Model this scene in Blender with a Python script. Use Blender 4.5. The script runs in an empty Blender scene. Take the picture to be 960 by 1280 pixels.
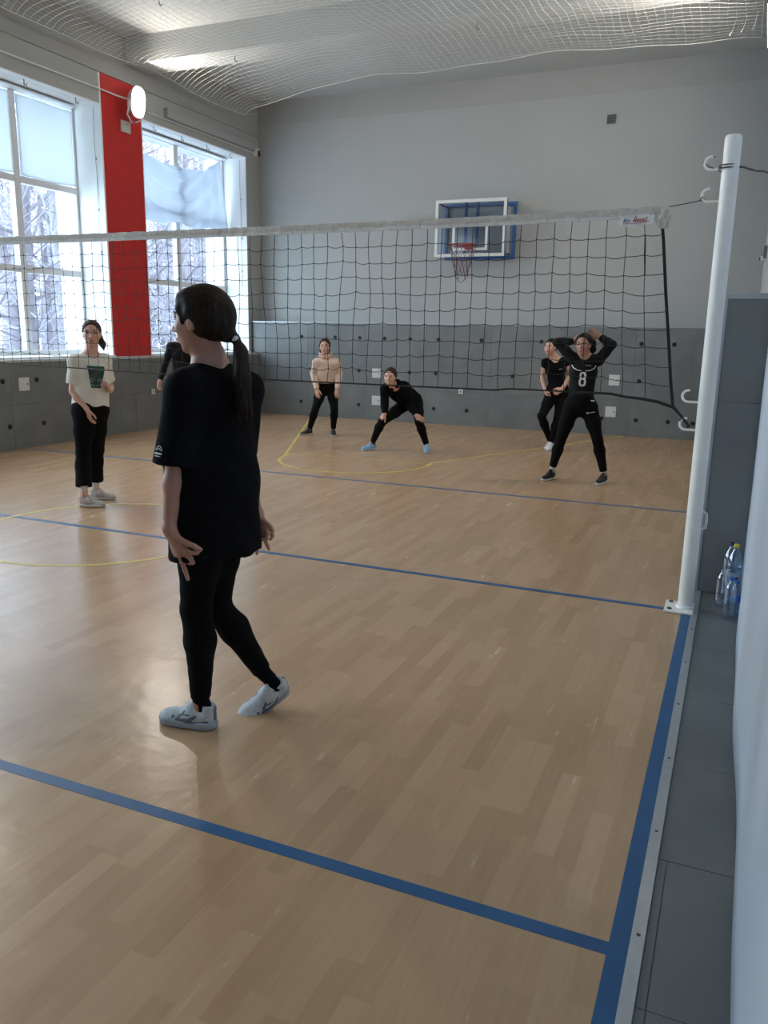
import bpy, bmesh, math, random, time
import numpy as np
from mathutils import Vector, Matrix
from mathutils.bvhtree import BVHTree
R = random.Random(7)
SC = bpy.context.scene
COL = SC.collection
T0 = time.time()

# ------------------------------------------------------------------ camera
cam_d = bpy.data.cameras.new('camera')
cam = bpy.data.objects.new('camera', cam_d)
COL.objects.link(cam)
cam_d.sensor_fit = 'VERTICAL'
cam_d.sensor_height = 24.0
cam_d.lens = 24.0 * 1009.3 / 1280
cam_d.clip_start = 0.02
cam_d.clip_end = 300
cr, cu, cf = (0.91734758, 0.39769143, 0.01774684), (-0.10238898, 0.19262894, 0.97591526), (-0.38469458, 0.89707058, -0.21742691)
cam.matrix_world = Matrix(((cr[0], cu[0], -cf[0], 0.162), (cr[1], cu[1], -cf[1], -4.961), (cr[2], cu[2], -cf[2], 1.607), (0, 0, 0, 1)))
SC.camera = cam

# ------------------------------------------------------------------ world, light, exposure
W = bpy.data.worlds.new('overcast_winter_sky')
SC.world = W
W.use_nodes = True
W.node_tree.nodes['Background'].inputs[0].default_value = (0.72, 0.86, 1.0, 1)
W.node_tree.nodes['Background'].inputs[1].default_value = 11.0
SC.view_settings.view_transform = 'Standard'
SC.view_settings.look = 'None'
SC.view_settings.gamma = 1
SC.view_settings.use_curve_mapping = False
SC.view_settings.exposure = 0.0
SC.cycles.use_denoising = True
SC.cycles.max_bounces = 10
SC.cycles.diffuse_bounces = 6
SC.cycles.glossy_bounces = 4
SC.cycles.transparent_max_bounces = 24
SC.cycles.sample_clamp_indirect = 6
SC.cycles.caustics_reflective = False
SC.cycles.caustics_refractive = False

XW = -8.66          # inner face of the window wall
XG = -9.20          # window frames
XR = 0.325          # right wall
YF = 9.22           # far wall
YB = -9.8           # wall behind the camera
WINS = [(5.85, 8.78), (1.45, 4.98), (-2.4, 0.55), (-6.2, -3.25)]
SILL, HEAD = 1.17, 4.75
SKY_PORTALS = []
for y0, y1 in WINS:
    ld = bpy.data.lights.new('window_portal', 'AREA')
    ld.shape = 'RECTANGLE'
    ld.size = HEAD - SILL
    ld.size_y = y1 - y0
    ld.cycles.is_portal = True
    lo = bpy.data.objects.new('window_portal', ld)
    lo.location = (XG - 0.42, (y0 + y1) / 2, (HEAD + SILL) / 2)
    lo.rotation_euler = (0, -math.pi / 2, 0)
    COL.objects.link(lo)

# ------------------------------------------------------------------ materials
MATS = {}
def mat(name, col, rough=0.6, metal=0.0, noise=None, bump=None, spec=0.5, sheen=0.0, sss=0.0, coat=0.0):
    """noise=(scale, amount) varies the colour, bump=(scale, strength)"""
    if name in MATS: return MATS[name]
    m = bpy.data.materials.new(name); m.use_nodes = True
    nt = m.node_tree; b = nt.nodes['Principled BSDF']
    b.inputs['Base Color'].default_value = (*col, 1)
    b.inputs['Roughness'].default_value = rough
    b.inputs['Metallic'].default_value = metal
    b.inputs['Specular IOR Level'].default_value = spec
    b.inputs['Sheen Weight'].default_value = sheen
    b.inputs['Coat Weight'].default_value = coat
    if sss:
        b.inputs['Subsurface Weight'].default_value = sss
        b.inputs['Subsurface Radius'].default_value = (0.02, 0.008, 0.004)
        b.inputs['Subsurface Scale'].default_value = 0.4
    tc = nt.nodes.new('ShaderNodeTexCoord')
    if noise:
        n = nt.nodes.new('ShaderNodeTexNoise'); n.inputs['Scale'].default_value = noise[0]; n.inputs['Detail'].default_value = 5
        nt.links.new(tc.outputs['Object'], n.inputs['Vector'])
        r = nt.nodes.new('ShaderNodeMapRange'); r.inputs['From Min'].default_value = 0.25; r.inputs['From Max'].default_value = 0.75
        r.inputs['To Min'].default_value = 1 - noise[1]; r.inputs['To Max'].default_value = 1 + noise[1]
        nt.links.new(n.outputs['Fac'], r.inputs['Value'])
        v = nt.nodes.new('ShaderNodeVectorMath'); v.operation = 'SCALE'; v.inputs[0].default_value = col
        nt.links.new(r.outputs['Result'], v.inputs['Scale'])
        nt.links.new(v.outputs['Vector'], b.inputs['Base Color'])
    if bump:
        n = nt.nodes.new('ShaderNodeTexNoise'); n.inputs['Scale'].default_value = bump[0]; n.inputs['Detail'].default_value = 4
        nt.links.new(tc.outputs['Object'], n.inputs['Vector'])
        bp = nt.nodes.new('ShaderNodeBump'); bp.inputs['Strength'].default_value = bump[1]; bp.inputs['Distance'].default_value = 0.01
        nt.links.new(n.outputs['Fac'], bp.inputs['Height'])
        nt.links.new(bp.outputs['Normal'], b.inputs['Normal'])
    MATS[name] = m
    return m

def emis(name, col, s):
    m = bpy.data.materials.new(name); m.use_nodes = True
    b = m.node_tree.nodes['Principled BSDF']
    b.inputs['Base Color'].default_value = (0.8, 0.8, 0.8, 1)
    b.inputs['Emission Color'].default_value = (*col, 1)
    b.inputs['Emission Strength'].default_value = s
    return m

def clear(name, tint, gloss=0.08, rough=0.05):
    """see-through sheet: transparent + fresnel gloss"""
    m = bpy.data.materials.new(name); m.use_nodes = True
    nt = m.node_tree; nt.nodes.clear()
    o = nt.nodes.new('ShaderNodeOutputMaterial'); mx = nt.nodes.new('ShaderNodeMixShader')
    t = nt.nodes.new('ShaderNodeBsdfTransparent'); g = nt.nodes.new('ShaderNodeBsdfGlossy')
    t.inputs['Color'].default_value = (*tint, 1); g.inputs['Roughness'].default_value = rough
    lw = nt.nodes.new('ShaderNodeLayerWeight'); lw.inputs['Blend'].default_value = 0.25
    r = nt.nodes.new('ShaderNodeMapRange'); r.inputs['To Min'].default_value = gloss; r.inputs['To Max'].default_value = 0.7
    nt.links.new(lw.outputs['Facing'], r.inputs['Value'])
    nt.links.new(r.outputs['Result'], mx.inputs['Fac'])
    nt.links.new(t.outputs[0], mx.inputs[1]); nt.links.new(g.outputs[0], mx.inputs[2])
    nt.links.new(mx.outputs[0], o.inputs['Surface'])
    return m

def cloth_sheet(name, col, trans=0.6, weave=True):
    m = bpy.data.materials.new(name); m.use_nodes = True
    nt = m.node_tree; nt.nodes.clear()
    o = nt.nodes.new('ShaderNodeOutputMaterial'); mx = nt.nodes.new('ShaderNodeMixShader')
    d = nt.nodes.new('ShaderNodeBsdfDiffuse'); t = nt.nodes.new('ShaderNodeBsdfTranslucent')
    d.inputs['Color'].default_value = (*col, 1); t.inputs['Color'].default_value = (*col, 1)
    mx.inputs['Fac'].default_value = trans
    nt.links.new(d.outputs[0], mx.inputs[1]); nt.links.new(t.outputs[0], mx.inputs[2])
    if weave:
        tc = nt.nodes.new('ShaderNodeTexCoord'); w = nt.nodes.new('ShaderNodeTexWave')
        w.inputs['Scale'].default_value = 11.0; w.bands_direction = 'Z'; w.inputs['Distortion'].default_value = 2.0
        nt.links.new(tc.outputs['Object'], w.inputs['Vector'])
        r = nt.nodes.new('ShaderNodeMapRange'); r.inputs['To Min'].default_value = 0.92; r.inputs['To Max'].default_value = 1.0
        nt.links.new(w.outputs['Fac'], r.inputs['Value'])
        for x in (d, t):
            v = nt.nodes.new('ShaderNodeVectorMath'); v.operation = 'SCALE'; v.inputs[0].default_value = col
            nt.links.new(r.outputs['Result'], v.inputs['Scale']); nt.links.new(v.outputs['Vector'], x.inputs['Color'])
    nt.links.new(mx.outputs[0], o.inputs['Surface'])
    return m

def floor_material():
    m = bpy.data.materials.new('wood_print_vinyl'); m.use_nodes = True
    nt = m.node_tree; N = nt.nodes; L = nt.links; b = N['Principled BSDF']
    tc = N.new('ShaderNodeTexCoord'); sp = N.new('ShaderNodeSeparateXYZ'); L.new(tc.outputs['Object'], sp.inputs[0])
    def M(op, a, c=None, d=None):
        n = N.new('ShaderNodeMath'); n.operation = op
        for i, v in enumerate((a, c, d)):
            if v is None: continue
            if isinstance(v, (int, float)): n.inputs[i].default_value = v
            else: L.new(v, n.inputs[i])
        return n.outputs[0]
    x = M('DIVIDE', sp.outputs[0], 0.072)
    row = M('FLOOR', x)
    wn = N.new('ShaderNodeTexWhiteNoise'); wn.noise_dimensions = '1D'; L.new(row, wn.inputs['W'])
    y = M('ADD', M('DIVIDE', sp.outputs[1], 0.52), M('MULTIPLY', wn.outputs['Value'], 7.3))
    cell = M('FLOOR', y)
    cb = N.new('ShaderNodeCombineXYZ'); L.new(row, cb.inputs[0]); L.new(cell, cb.inputs[1])
    w2 = N.new('ShaderNodeTexWhiteNoise'); w2.noise_dimensions = '3D'; L.new(cb.outputs[0], w2.inputs['Vector'])
    # grain, stretched along the strips
    mp = N.new('ShaderNodeMapping'); mp.inputs['Scale'].default_value = (38, 3.2, 1); L.new(tc.outputs['Object'], mp.inputs['Vector'])
    off = N.new('ShaderNodeVectorMath'); off.operation = 'ADD'; L.new(mp.outputs[0], off.inputs[0]); L.new(w2.outputs['Color'], off.inputs[1])
    gn = N.new('ShaderNodeTexNoise'); gn.inputs['Scale'].default_value = 1.0; gn.inputs['Detail'].default_value = 8; gn.inputs['Distortion'].default_value = 1.4
    L.new(off.outputs[0], gn.inputs['Vector'])
    big = N.new('ShaderNodeTexNoise'); big.inputs['Scale'].default_value = 0.7; L.new(tc.outputs['Object'], big.inputs['Vector'])
    v = M('ADD', M('ADD', M('MULTIPLY', w2.outputs['Value'], 0.28), 0.12), M('ADD', M('MULTIPLY', gn.outputs['Fac'], 0.34), M('MULTIPLY', big.outputs['Fac'], 0.14)))
    cr_ = N.new('ShaderNodeValToRGB'); e = cr_.color_ramp.elements
    e[0].position = 0.1; e[0].color = (0.37, 0.215, 0.112, 1)
    e[1].position = 1.0; e[1].color = (0.63, 0.43, 0.26, 1)
    k = cr_.color_ramp.elements.new(0.55); k.color = (0.505, 0.32, 0.18, 1)
    L.new(v, cr_.inputs[0]); L.new(cr_.outputs[0], b.inputs['Base Color'])
    # the weld seams of the rolled sheet, every 2 m across and along
    b.inputs['Roughness'].default_value = 0.3
    b.inputs['Specular IOR Level'].default_value = 0.5
    n1 = N.new('ShaderNodeTexNoise'); n1.inputs['Scale'].default_value = 11; n1.inputs['Detail'].default_value = 2; L.new(tc.outputs['Object'], n1.inputs['Vector'])
    bp = N.new('ShaderNodeBump'); bp.inputs['Strength'].default_value = 0.16; bp.inputs['Distance'].default_value = 0.01
    hgt = n1.outputs['Fac']
    L.new(hgt, bp.inputs['Height']); L.new(bp.outputs[0], b.inputs['Normal'])
    rr = N.new('ShaderNodeMapRange'); rr.inputs['To Min'].default_value = 0.21; rr.inputs['To Max'].default_value = 0.30
    L.new(gn.outputs['Fac'], rr.inputs['Value']); L.new(rr.outputs[0], b.inputs['Roughness'])
    return m

def hair_material(name, c1, c2):
    m = bpy.data.materials.new(name); m.use_nodes = True
    nt = m.node_tree; N = nt.nodes; L = nt.links; b = N['Principled BSDF']
    tc = N.new('ShaderNodeTexCoord'); mp = N.new('ShaderNodeMapping'); mp.inputs['Scale'].default_value = (160, 160, 12)
    L.new(tc.outputs['Object'], mp.inputs['Vector'])
    n = N.new('ShaderNodeTexNoise'); n.inputs['Scale'].default_value = 1; n.inputs['Detail'].default_value = 4; L.new(mp.outputs[0], n.inputs['Vector'])
    r = N.new('ShaderNodeValToRGB'); r.color_ramp.elements[0].color = (*c1, 1); r.color_ramp.elements[1].color = (*c2, 1)
    r.color_ramp.elements[0].position = 0.35; r.color_ramp.elements[1].position = 0.7
    L.new(n.outputs['Fac'], r.inputs[0]); L.new(r.outputs[0], b.inputs['Base Color'])
    bp = N.new('ShaderNodeBump'); bp.inputs['Strength'].default_value = 0.3; bp.inputs['Distance'].default_value = 0.002
    L.new(n.outputs['Fac'], bp.inputs['Height']); L.new(bp.outputs[0], b.inputs['Normal'])
    b.inputs['Roughness'].default_value = 0.5; b.inputs['Specular IOR Level'].default_value = 0.14
    return m

WHITE = mat('white_wall_paint', (0.405, 0.42, 0.415), 0.75, noise=(1.2, 0.03), bump=(60, 0.05))
WHITER = mat('white_reveal_paint', (0.88, 0.90, 0.90), 0.7, noise=(2, 0.03))
UPPER = mat('grey_white_upper_wall_paint', (0.38, 0.385, 0.375), 0.85, noise=(1.5, 0.05))
CEIL = mat('ceiling_paint', (0.50, 0.51, 0.495), 0.9, noise=(0.8, 0.05), bump=(30, 0.1))
RED = mat('red_wall_paint', (0.56, 0.018, 0.015), 0.55, noise=(3, 0.06))
TILE = mat('grey_porcelain', (0.185, 0.20, 0.205), 0.5, noise=(2.2, 0.16), bump=(25, 0.05))
TILE2 = mat('grey_porcelain_mid', (0.172, 0.187, 0.195), 0.48, noise=(2.7, 0.18), bump=(25, 0.05))
GROUT = mat('dark_grey_joint', (0.11, 0.118, 0.125), 0.8)
TRIM = mat('aluminium_trim', (0.42, 0.45, 0.47), 0.38, metal=0.55, noise=(30, 0.06))
FTILE = mat('grey_floor_porcelain', (0.135, 0.15, 0.155), 0.42, noise=(3.0, 0.15), bump=(30, 0.05))
BLUE = mat('blue_court_tape', (0.012, 0.095, 0.235), 0.45, noise=(9, 0.12))
YELLOW = mat('yellow_court_line', (0.60, 0.46, 0.10), 0.45, noise=(12, 0.15))
PVC = mat('white_window_plastic', (0.74, 0.76, 0.78), 0.4)
BLACK = mat('black_rubber', (0.012, 0.012, 0.013), 0.6)
CORD = mat('black_net_cord', (0.014, 0.014, 0.016), 0.7)
WCORD = mat('white_net_cord', (0.80, 0.80, 0.77), 0.7)
POSTW = mat('white_painted_steel', (0.86, 0.84, 0.80), 0.4, noise=(9, 0.05))
TAPE = mat('off_white_canvas_tape', (0.56, 0.53, 0.48), 0.85, noise=(40, 0.18), bump=(120, 0.5))
BRIGHT = mat('white_plastic', (0.72, 0.74, 0.74), 0.45)
STEEL = mat('grey_steel_wire', (0.10, 0.10, 0.10), 0.45, metal=0.7)
BBLUE = mat('blue_painted_steel', (0.035, 0.13, 0.36), 0.4)
BORANGE = mat('orange_red_steel', (0.36, 0.06, 0.04), 0.45)
DARK = mat('dark_grey_plastic', (0.05, 0.055, 0.06), 0.6)
GREYV = mat('grey_vent_metal', (0.16, 0.16, 0.16), 0.6)
GLASS = clear('window_glass', (0.93, 0.96, 0.97), 0.03, 0.02)
ACRYL = clear('clear_acrylic', (0.74, 0.80, 0.86), 0.10, 0.06)

# ------------------------------------------------------------------ mesh helpers
class MB:
    """collects simple shapes into one mesh"""
    def __init__(s): s.v = []; s.f = []
    def box(s, a, b):
        n = len(s.v); (x0, y0, z0), (x1, y1, z1) = a, b
        s.v += [(x0, y0, z0), (x1, y0, z0), (x1, y1, z0), (x0, y1, z0), (x0, y0, z1), (x1, y0, z1), (x1, y1, z1), (x0, y1, z1)]
        s.f += [tuple(n + i for i in q) for q in ((0, 3, 2, 1), (4, 5, 6, 7), (0, 1, 5, 4), (1, 2, 6, 5), (2, 3, 7, 6), (3, 0, 4, 7))]
        return s
    def obox(s, c, ax, hs):
        """oriented box: centre, three axes, half sizes"""
        n = len(s.v); c = Vector(c); A = [Vector(a).normalized() * h for a, h in zip(ax, hs)]
        for k in (-1, 1):
            for i, j in ((-1, -1), (1, -1), (1, 1), (-1, 1)):
                s.v.append(tuple(c + A[0] * i + A[1] * j + A[2] * k))
        s.f += [tuple(n + i for i in q) for q in ((0, 3, 2, 1), (4, 5, 6, 7), (0, 1, 5, 4), (1, 2, 6, 5), (2, 3, 7, 6), (3, 0, 4, 7))]
        return s
    def tube(s, pts, r, n=8, cap=True):
        pts = [Vector(p) for p in pts]; rs = r if isinstance(r, (list, tuple)) else [r] * len(pts)
        base = len(s.v); up = None
        for i, p in enumerate(pts):
            t = (pts[min(i + 1, len(pts) - 1)] - pts[max(i - 1, 0)])
            if t.length < 1e-9: t = Vector((0, 0, 1))
            t.normalize()
            if up is None:
                up = t.orthogonal().normalized()
            up = (up - t * up.dot(t))
            if up.length < 1e-6: up = t.orthogonal()
            up.normalize(); sd = t.cross(up)
            for k in range(n):
                a = 2 * math.pi * k / n
                s.v.append(tuple(p + (up * math.cos(a) + sd * math.sin(a)) * rs[i]))
        for i in range(len(pts) - 1):
            for k in range(n):
                a = base + i * n + k; b = base + i * n + (k + 1) % n
                s.f.append((a, b, b + n, a + n))
        if cap:
            s.f.append(tuple(base + k for k in reversed(range(n))))
            s.f.append(tuple(base + (len(pts) - 1) * n + k for k in range(n)))
        return s
    def ring(s, c, rad, r, n=32, m=8, ax=(0, 0, 1)):
        q = Vector((0, 0, 1)).rotation_difference(Vector(ax)); base = len(s.v)
        for i in range(n):
            a = 2 * math.pi * i / n
            for k in range(m):
                b = 2 * math.pi * k / m
                s.v.append(tuple(Vector(c) + q @ Vector(((rad + r * math.cos(b)) * math.cos(a), (rad + r * math.cos(b)) * math.sin(a), r * math.sin(b)))))
        for i in range(n):
            for k in range(m):
                s.f.append((base + i * m + k, base + ((i + 1) % n) * m + k, base + ((i + 1) % n) * m + (k + 1) % m, base + i * m + (k + 1) % m))
        return s
    def lathe(s, c, prof, n=24, ax=(0, 0, 1), fn=None):
        """prof: [(radius, height)]"""
        q = Vector((0, 0, 1)).rotation_difference(Vector(ax)); base = len(s.v)
        for rad, h in prof:
            for k in range(n):
                a = 2 * math.pi * k / n; rr = rad * (fn(a, h) if fn else 1)
                s.v.append(tuple(Vector(c) + q @ Vector((rr * math.cos(a), rr * math.sin(a), h))))
        for i in range(len(prof) - 1):
            for k in range(n):
                a = base + i * n + k; b = base + i * n + (k + 1) % n
                s.f.append((a, b, b + n, a + n))
        s.f.append(tuple(base + k for k in reversed(range(n))))
        s.f.append(tuple(base + (len(prof) - 1) * n + k for k in range(n)))
        return s
    def grid(s, fn, nu, nv, close_u=False):
        base = len(s.v)
        for j in range(nv + 1):
            for i in range(nu + 1): s.v.append(tuple(fn(i / nu, j / nv)))
        for j in range(nv):
            for i in range(nu):
                a = base + j * (nu + 1) + i
                s.f.append((a, a + 1, a + nu + 2, a + nu + 1))
        return s
    def build(s, name, m, parent=None, smooth=False, bevel=0):
        me = bpy.data.meshes.new(name); me.from_pydata(s.v, [], s.f); me.update()
        if smooth:
            me.polygons.foreach_set('use_smooth', [True] * len(me.polygons))
            try: me.set_sharp_from_angle(angle=math.radians(50))
            except Exception: pass
        o = bpy.data.objects.new(name, me); COL.objects.link(o)
        if m: me.materials.append(m)
        if parent: o.parent = parent
        if bevel:
            b = o.modifiers.new('bevel', 'BEVEL'); b.width = bevel; b.segments = 2; b.limit_method = 'ANGLE'
        return o

def tag(o, label=None, cat=None, group=None, kind=None):
    if label: o['label'] = label
    if cat: o['category'] = cat
    if group: o['group'] = group
    if kind: o['kind'] = kind
    return o
def empty(name, loc=(0, 0, 0), **k):
    o = bpy.data.objects.new(name, None); COL.objects.link(o); o.location = loc; o.empty_display_size = 0.1
    return tag(o, **k)
def recentre(o, loc):
    """move a mesh object's origin to loc without moving its geometry"""
    loc = Vector(loc); o.data.transform(Matrix.Translation(-loc)); o.location = loc
    return o
def rig(root):
    """children were built in world coordinates: cancel the root's own placement"""
    inv = Matrix.Translation(-Vector(root.location))
    for c in root.children:
        c.matrix_parent_inverse = inv
    return root
def copy_tree(o, delta=(0, 0, 0), parent=None):
    c = o.copy(); COL.objects.link(c); c.parent = parent
    if parent is None: c.location = Vector(o.location) + Vector(delta)
    for ch in list(o.children):
        k = copy_tree(ch, parent=c); k.matrix_parent_inverse = ch.matrix_parent_inverse.copy()
    return c

# ------------------------------------------------------------------ room shell
S = 'structure'
FLOORM = floor_material()
floor = tag(MB().box((-8.7, YB, -0.06), (0.05, YF, 0)).build('floor', FLOORM), kind=S,
            label='wood print vinyl sports floor with blue and yellow court lines')
def fline(x0, y0, x1, y1, m, h=0.0012, name='court_line', label=None):
    o = MB().box((x0, y0, 0.0001), (x1, y1, h)).build(name, m, floor)
    if label: o['label'] = label
    return o
fline(-0.002, YB + .6, 0.05, 8.0, BLUE, 0.0014, label='wide blue sideline along the metal floor edge')
for y, h in ((-3, .0010), (0, .0010), (3, .0010)):
    fline(-8.4, y - 0.025, -0.002, y + 0.025, BLUE, h, label='blue line across the court')
def arc(cx, cy, r, a0, a1, w=0.042, z=0.0016):
    n = 64; b = MB(); vs = []
    for i in range(n + 1):
        a = math.radians(a0 + (a1 - a0) * i / n)
        for q, zz in ((-w / 2, 0.0002), (w / 2, 0.0002), (w / 2, z), (-w / 2, z)):
            b.v.append((cx + (r + q) * math.cos(a), cy + (r + q) * math.sin(a), zz))
    for i in range(n):
        for k in range(4):
            b.f.append((i * 4 + k, i * 4 + (k + 1) % 4, i * 4 + 4 + (k + 1) % 4, i * 4 + 4 + k))
    b.f += [(0, 3, 2, 1), (n * 4, n * 4 + 1, n * 4 + 2, n * 4 + 3)]
    return b.build('court_line', YELLOW, floor)
arc(-4.42, -0.02, 1.02, 0, 360)['label'] = 'yellow centre circle'
arc(-4.22, 4.30, 0.97, 170, 375)['label'] = 'yellow half circle of the free throw area'
def seg(a, b, w, m, z=0.0016, label=None):
    a = Vector((*a, 0)); b = Vector((*b, 0)); d = (b - a); L_ = d.length; d.normalize()
    o = MB().obox((a + b) / 2 + Vector((0, 0, z / 2 + .0001)), (d, Vector((-d.y, d.x, 0)), (0, 0, 1)), (L_ / 2, w / 2, z / 2)).build('court_line', m, floor)
    if label: o['label'] = label
seg((-5.17, 4.13), (-7.28, 8.78), 0.042, YELLOW, label='yellow slanting lane line')
seg((-3.28, 4.52), (-1.47, 8.78), 0.042, YELLOW, label='yellow slanting lane line')
seg((-5.15, 4.45), (-3.25, 4.45), 0.02, YELLOW, 0.0013, label='thin faded yellow free throw line')

# metal edge between the sports floor and the tiles
edge = tag(MB().box((0.05, YB, -0.05), (0.088, 0.46, 0.006)).build('trim_1', TRIM, bevel=0.002), kind=S)
for k in range(18):
    MB().lathe((0.069, 0.2 - k * 0.52, 0.006), [(0.006, 0), (0.006, 0.0012), (0.003, 0.0018)], 10).build('screw', STEEL, edge)
# tiled strip by the right wall
strip = tag(MB().box((0.05, YB, -0.07), (0.36, YF, -0.0045)).build('floor_tiled_edge', GROUT), kind=S, label='narrow grey tiled strip of floor along the right wall')
ys = [0.458, 0.05, -0.6, -1.25, -1.895, -2.54, -3.17, -3.8, -4.45, -5.1, -5.75]
for a, b in zip(ys[1:], ys[:-1]):
    for x0, x1 in (((0.09, 0.3585),) if b > -2.5 else ((0.09, 0.113), (0.1155, 0.3585))):
        MB().box((x0, a + .0012, -0.0045), (x1, b - .0012, -0.0005 + R.uniform(-.0004, .0004))).build('floor_tile', FTILE, strip)

# walls -------------------------------------------------------------
TOP = 5.78
b = MB()
b.box((-9.62, YB, -0.06), (XW, YF, SILL))
b.box((-9.62, YB, HEAD), (XW, YF, 5.2))
prev = YB
for y0, y1 in sorted(WINS):
    b.box((-9.62, prev, SILL), (XW, y0, HEAD)); prev = y1
b.box((-9.62, prev, SILL), (XW, YF, HEAD))
wall_left = tag(b.build('wall_left', WHITE), kind=S, label='white window wall with deep reveals')
MB().box((-9.62, YB, 5.2), (XW, YF, TOP)).build('upper_wall', UPPER, wall_left)
MB().box((XW, YB + .01, 5.165), (XW + .025, YF - .01, 5.2)).build('wall_ledge', UPPER, wall_left)
pp = MB().box((XW, 4.985, SILL), (XW + .006, 5.845, 5.16)).build('painted_pier', RED, wall_left)
pp['label'] = 'bright red painted pier between the windows'
MB().box((XW, 4.955, SILL), (XW + .004, 4.985, 5.16)).build('pier_edge', WHITER, wall_left)
MB().box((XW, 5.845, SILL), (XW + .008, 5.862, 5.16)).build('pier_edge', WHITER, wall_left)

wall_far = tag(MB().box((-9.62, YF, -0.06), (1.4, YF + .3, 5.36)).build('wall_far', WHITE), kind=S, label='white far wall above grey cladding')
MB().box((-9.62, YF, 5.36), (1.4, YF + .3, TOP)).build('upper_wall', UPPER, wall_far)
wall_right = tag(MB().box((XR + .02, 0.47, -0.06), (XR + .3, YF, TOP)).build('wall_right', WHITE), kind=S, label='white right wall beyond the tiled pier')
def rw(u, v):
    y = YB + (0.468 - YB) * u; z = -0.003 + 3.2 * v
    return (XR - .012 + .008 * math.sin(y * 2.3 + 1.0) * (1 - v * .5) + .004 * math.sin(y * 5.1) + .003 * math.sin(z * 3), y, z)
b = MB().grid(rw, 160, 20)
n0 = len(b.v)
sheet = b.build('wall_panel', mat('white_wall_lining', (0.50, 0.56, 0.64), 0.6, noise=(3, .03)), wall_right, smooth=True)
sd = sheet.modifiers.new('thick', 'SOLIDIFY'); sd.thickness = 0.01; sd.offset = -1
sheet['label'] = 'slightly wavy white lining beside the camera'
MB().box((XR + .02, YB, -0.06), (XR + .3, 0.47, TOP)).build('wall_section', WHITE, wall_right)
wall_back = tag(MB().box((-9.62, YB - .3, -0.06), (1.4, YB, TOP)).build('wall_back', WHITE), kind=S)
ceiling = tag(MB().box((-9.62, YB - .3, TOP), (1.4, YF + .3, TOP + .2)).build('ceiling', CEIL), kind=S, label='pale ceiling with deep cross beams')
for y in (5.55, 1.75, -2.05, -5.85):
    MB().box((XW, y, 5.42), (XR + .02, y + .53, TOP)).build('ceiling_beam', CEIL, ceiling)
for x, y in ((-6.6, 3.75), (-6.9, 5.8), (-3.3, 5.8)):
    MB().tube([(x, y, 5.79 if y < 5 else 5.44), (x, y, 5.36), (x + .02, y, 5.34), (x + .035, y, 5.36)], 0.006, 6).build('ceiling_hook', STEEL, ceiling)

# grey cladding ------------------------------------------------------
CL = -8.50; CF = 8.85; CH = 1.77
clad = tag(MB().box((-8.66, CF + .012, 0), (XR + .02, YF, CH - .02)).build('trim_2', GROUT), kind=S, label='grey porcelain cladding along the far wall')
rows = [(0.0, 0.588), (0.59, 1.178), (1.18, 1.75)]
x = CL - .1
while x < XR:
    x1 = min(x + 1.2, XR + .01)
    for z0, z1 in rows:
        d = R.uniform(0, .0015)
        MB().box((x + .0015, CF - d, z0 + .001), (x1 - .0015, CF + .012, z1 - .001)).build('cladding_tile', R.choice((TILE, TILE2)), clad)
    x = x1
MB().box((-8.66, CF - .004, 1.75), (XR + .01, YF, 1.772)).build('ledge_trim', TRIM, clad)
ledge_l = tag(MB().box((XW, YB, 0), (CL - .012, CF, SILL - .035)).build('trim_3', GROUT), kind=S, label='grey porcelain cladding below the windows')
y = CF - .002
while y > YB:
    y1 = max(y - 1.2, YB)
    for z0, z1 in ((0, 0.588), (0.59, 1.135)):
        d = R.uniform(0, .0015)
        MB().box((CL - .012, y1 + .0015, z0 + .001), (CL + d, y - .0015, z1 - .001)).build('cladding_tile', R.choice((TILE, TILE2)), ledge_l)
    y = y1
MB().box((XW + .001, YB, 1.135), (CL + .012, CF - .004, SILL - .002)).build('sill_ledge', mat('pale_grey_sill', (0.5, 0.52, 0.53), .5), ledge_l)
def cap(p, ax, par):
    return MB().lathe(p, [(0.034, 0), (0.034, 0.006), (0.026, 0.011), (0.012, 0.011), (0.010, 0.004)], 18, ax).build('rubber_cap', BLACK, par)
for x in (-7.53, -6.82, -6.31, -5.81, -5.31, -4.77, -3.98, -2.93, -1.31, -0.81): cap((x, CF, 1.495), (0, -1, 0), clad)
for x in (-7.33, -6.32, -5.31, -4.80, -3.4, -2.9, -2.05, -1.30): cap((x, CF, 0.90), (0, -1, 0), clad)
for x in (-7.55, -6.32, -5.80, -4.82, -4.2, -2.9, -1.85, -1.30, -0.80, -0.42): cap((x, CF, 0.27), (0, -1, 0), clad)
for y in (2.72, 3.28, 6.7, 7.8): cap((CL, y, 0.90), (1, 0, 0), ledge_l)
for y in (2.78, 3.35): cap((CL, y, 0.31), (1, 0, 0), ledge_l)
# tiled pier at the right, beside the post
pier = tag(MB().box((0.062, 0.475, 0), (XR + .02, 1.05, 1.845)).build('wall_pier', GROUT), kind=S, label='low grey tiled pier behind the net post')
MB().box((0.062, 0.468, 0.0), (XR + .015, 0.475, 1.222)).build('cladding_tile', TILE2, pier)
MB().box((0.062, 0.468, 1.225), (XR + .015, 0.475, 1.838)).build('cladding_tile', TILE, pier)
MB().box((0.022, 0.462, 0), (0.062, 0.50, 1.872)).build('corner_profile', TRIM, pier, bevel=.003)
MB().box((0.062, 0.462, 1.838), (XR + .015, 1.05, 1.872)).build('top_profile', TRIM, pier, bevel=.003)
MB().box((0.03, 0.50, 0), (0.062, 1.05, 1.845)).build('side_panel', TILE, pier)

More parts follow.
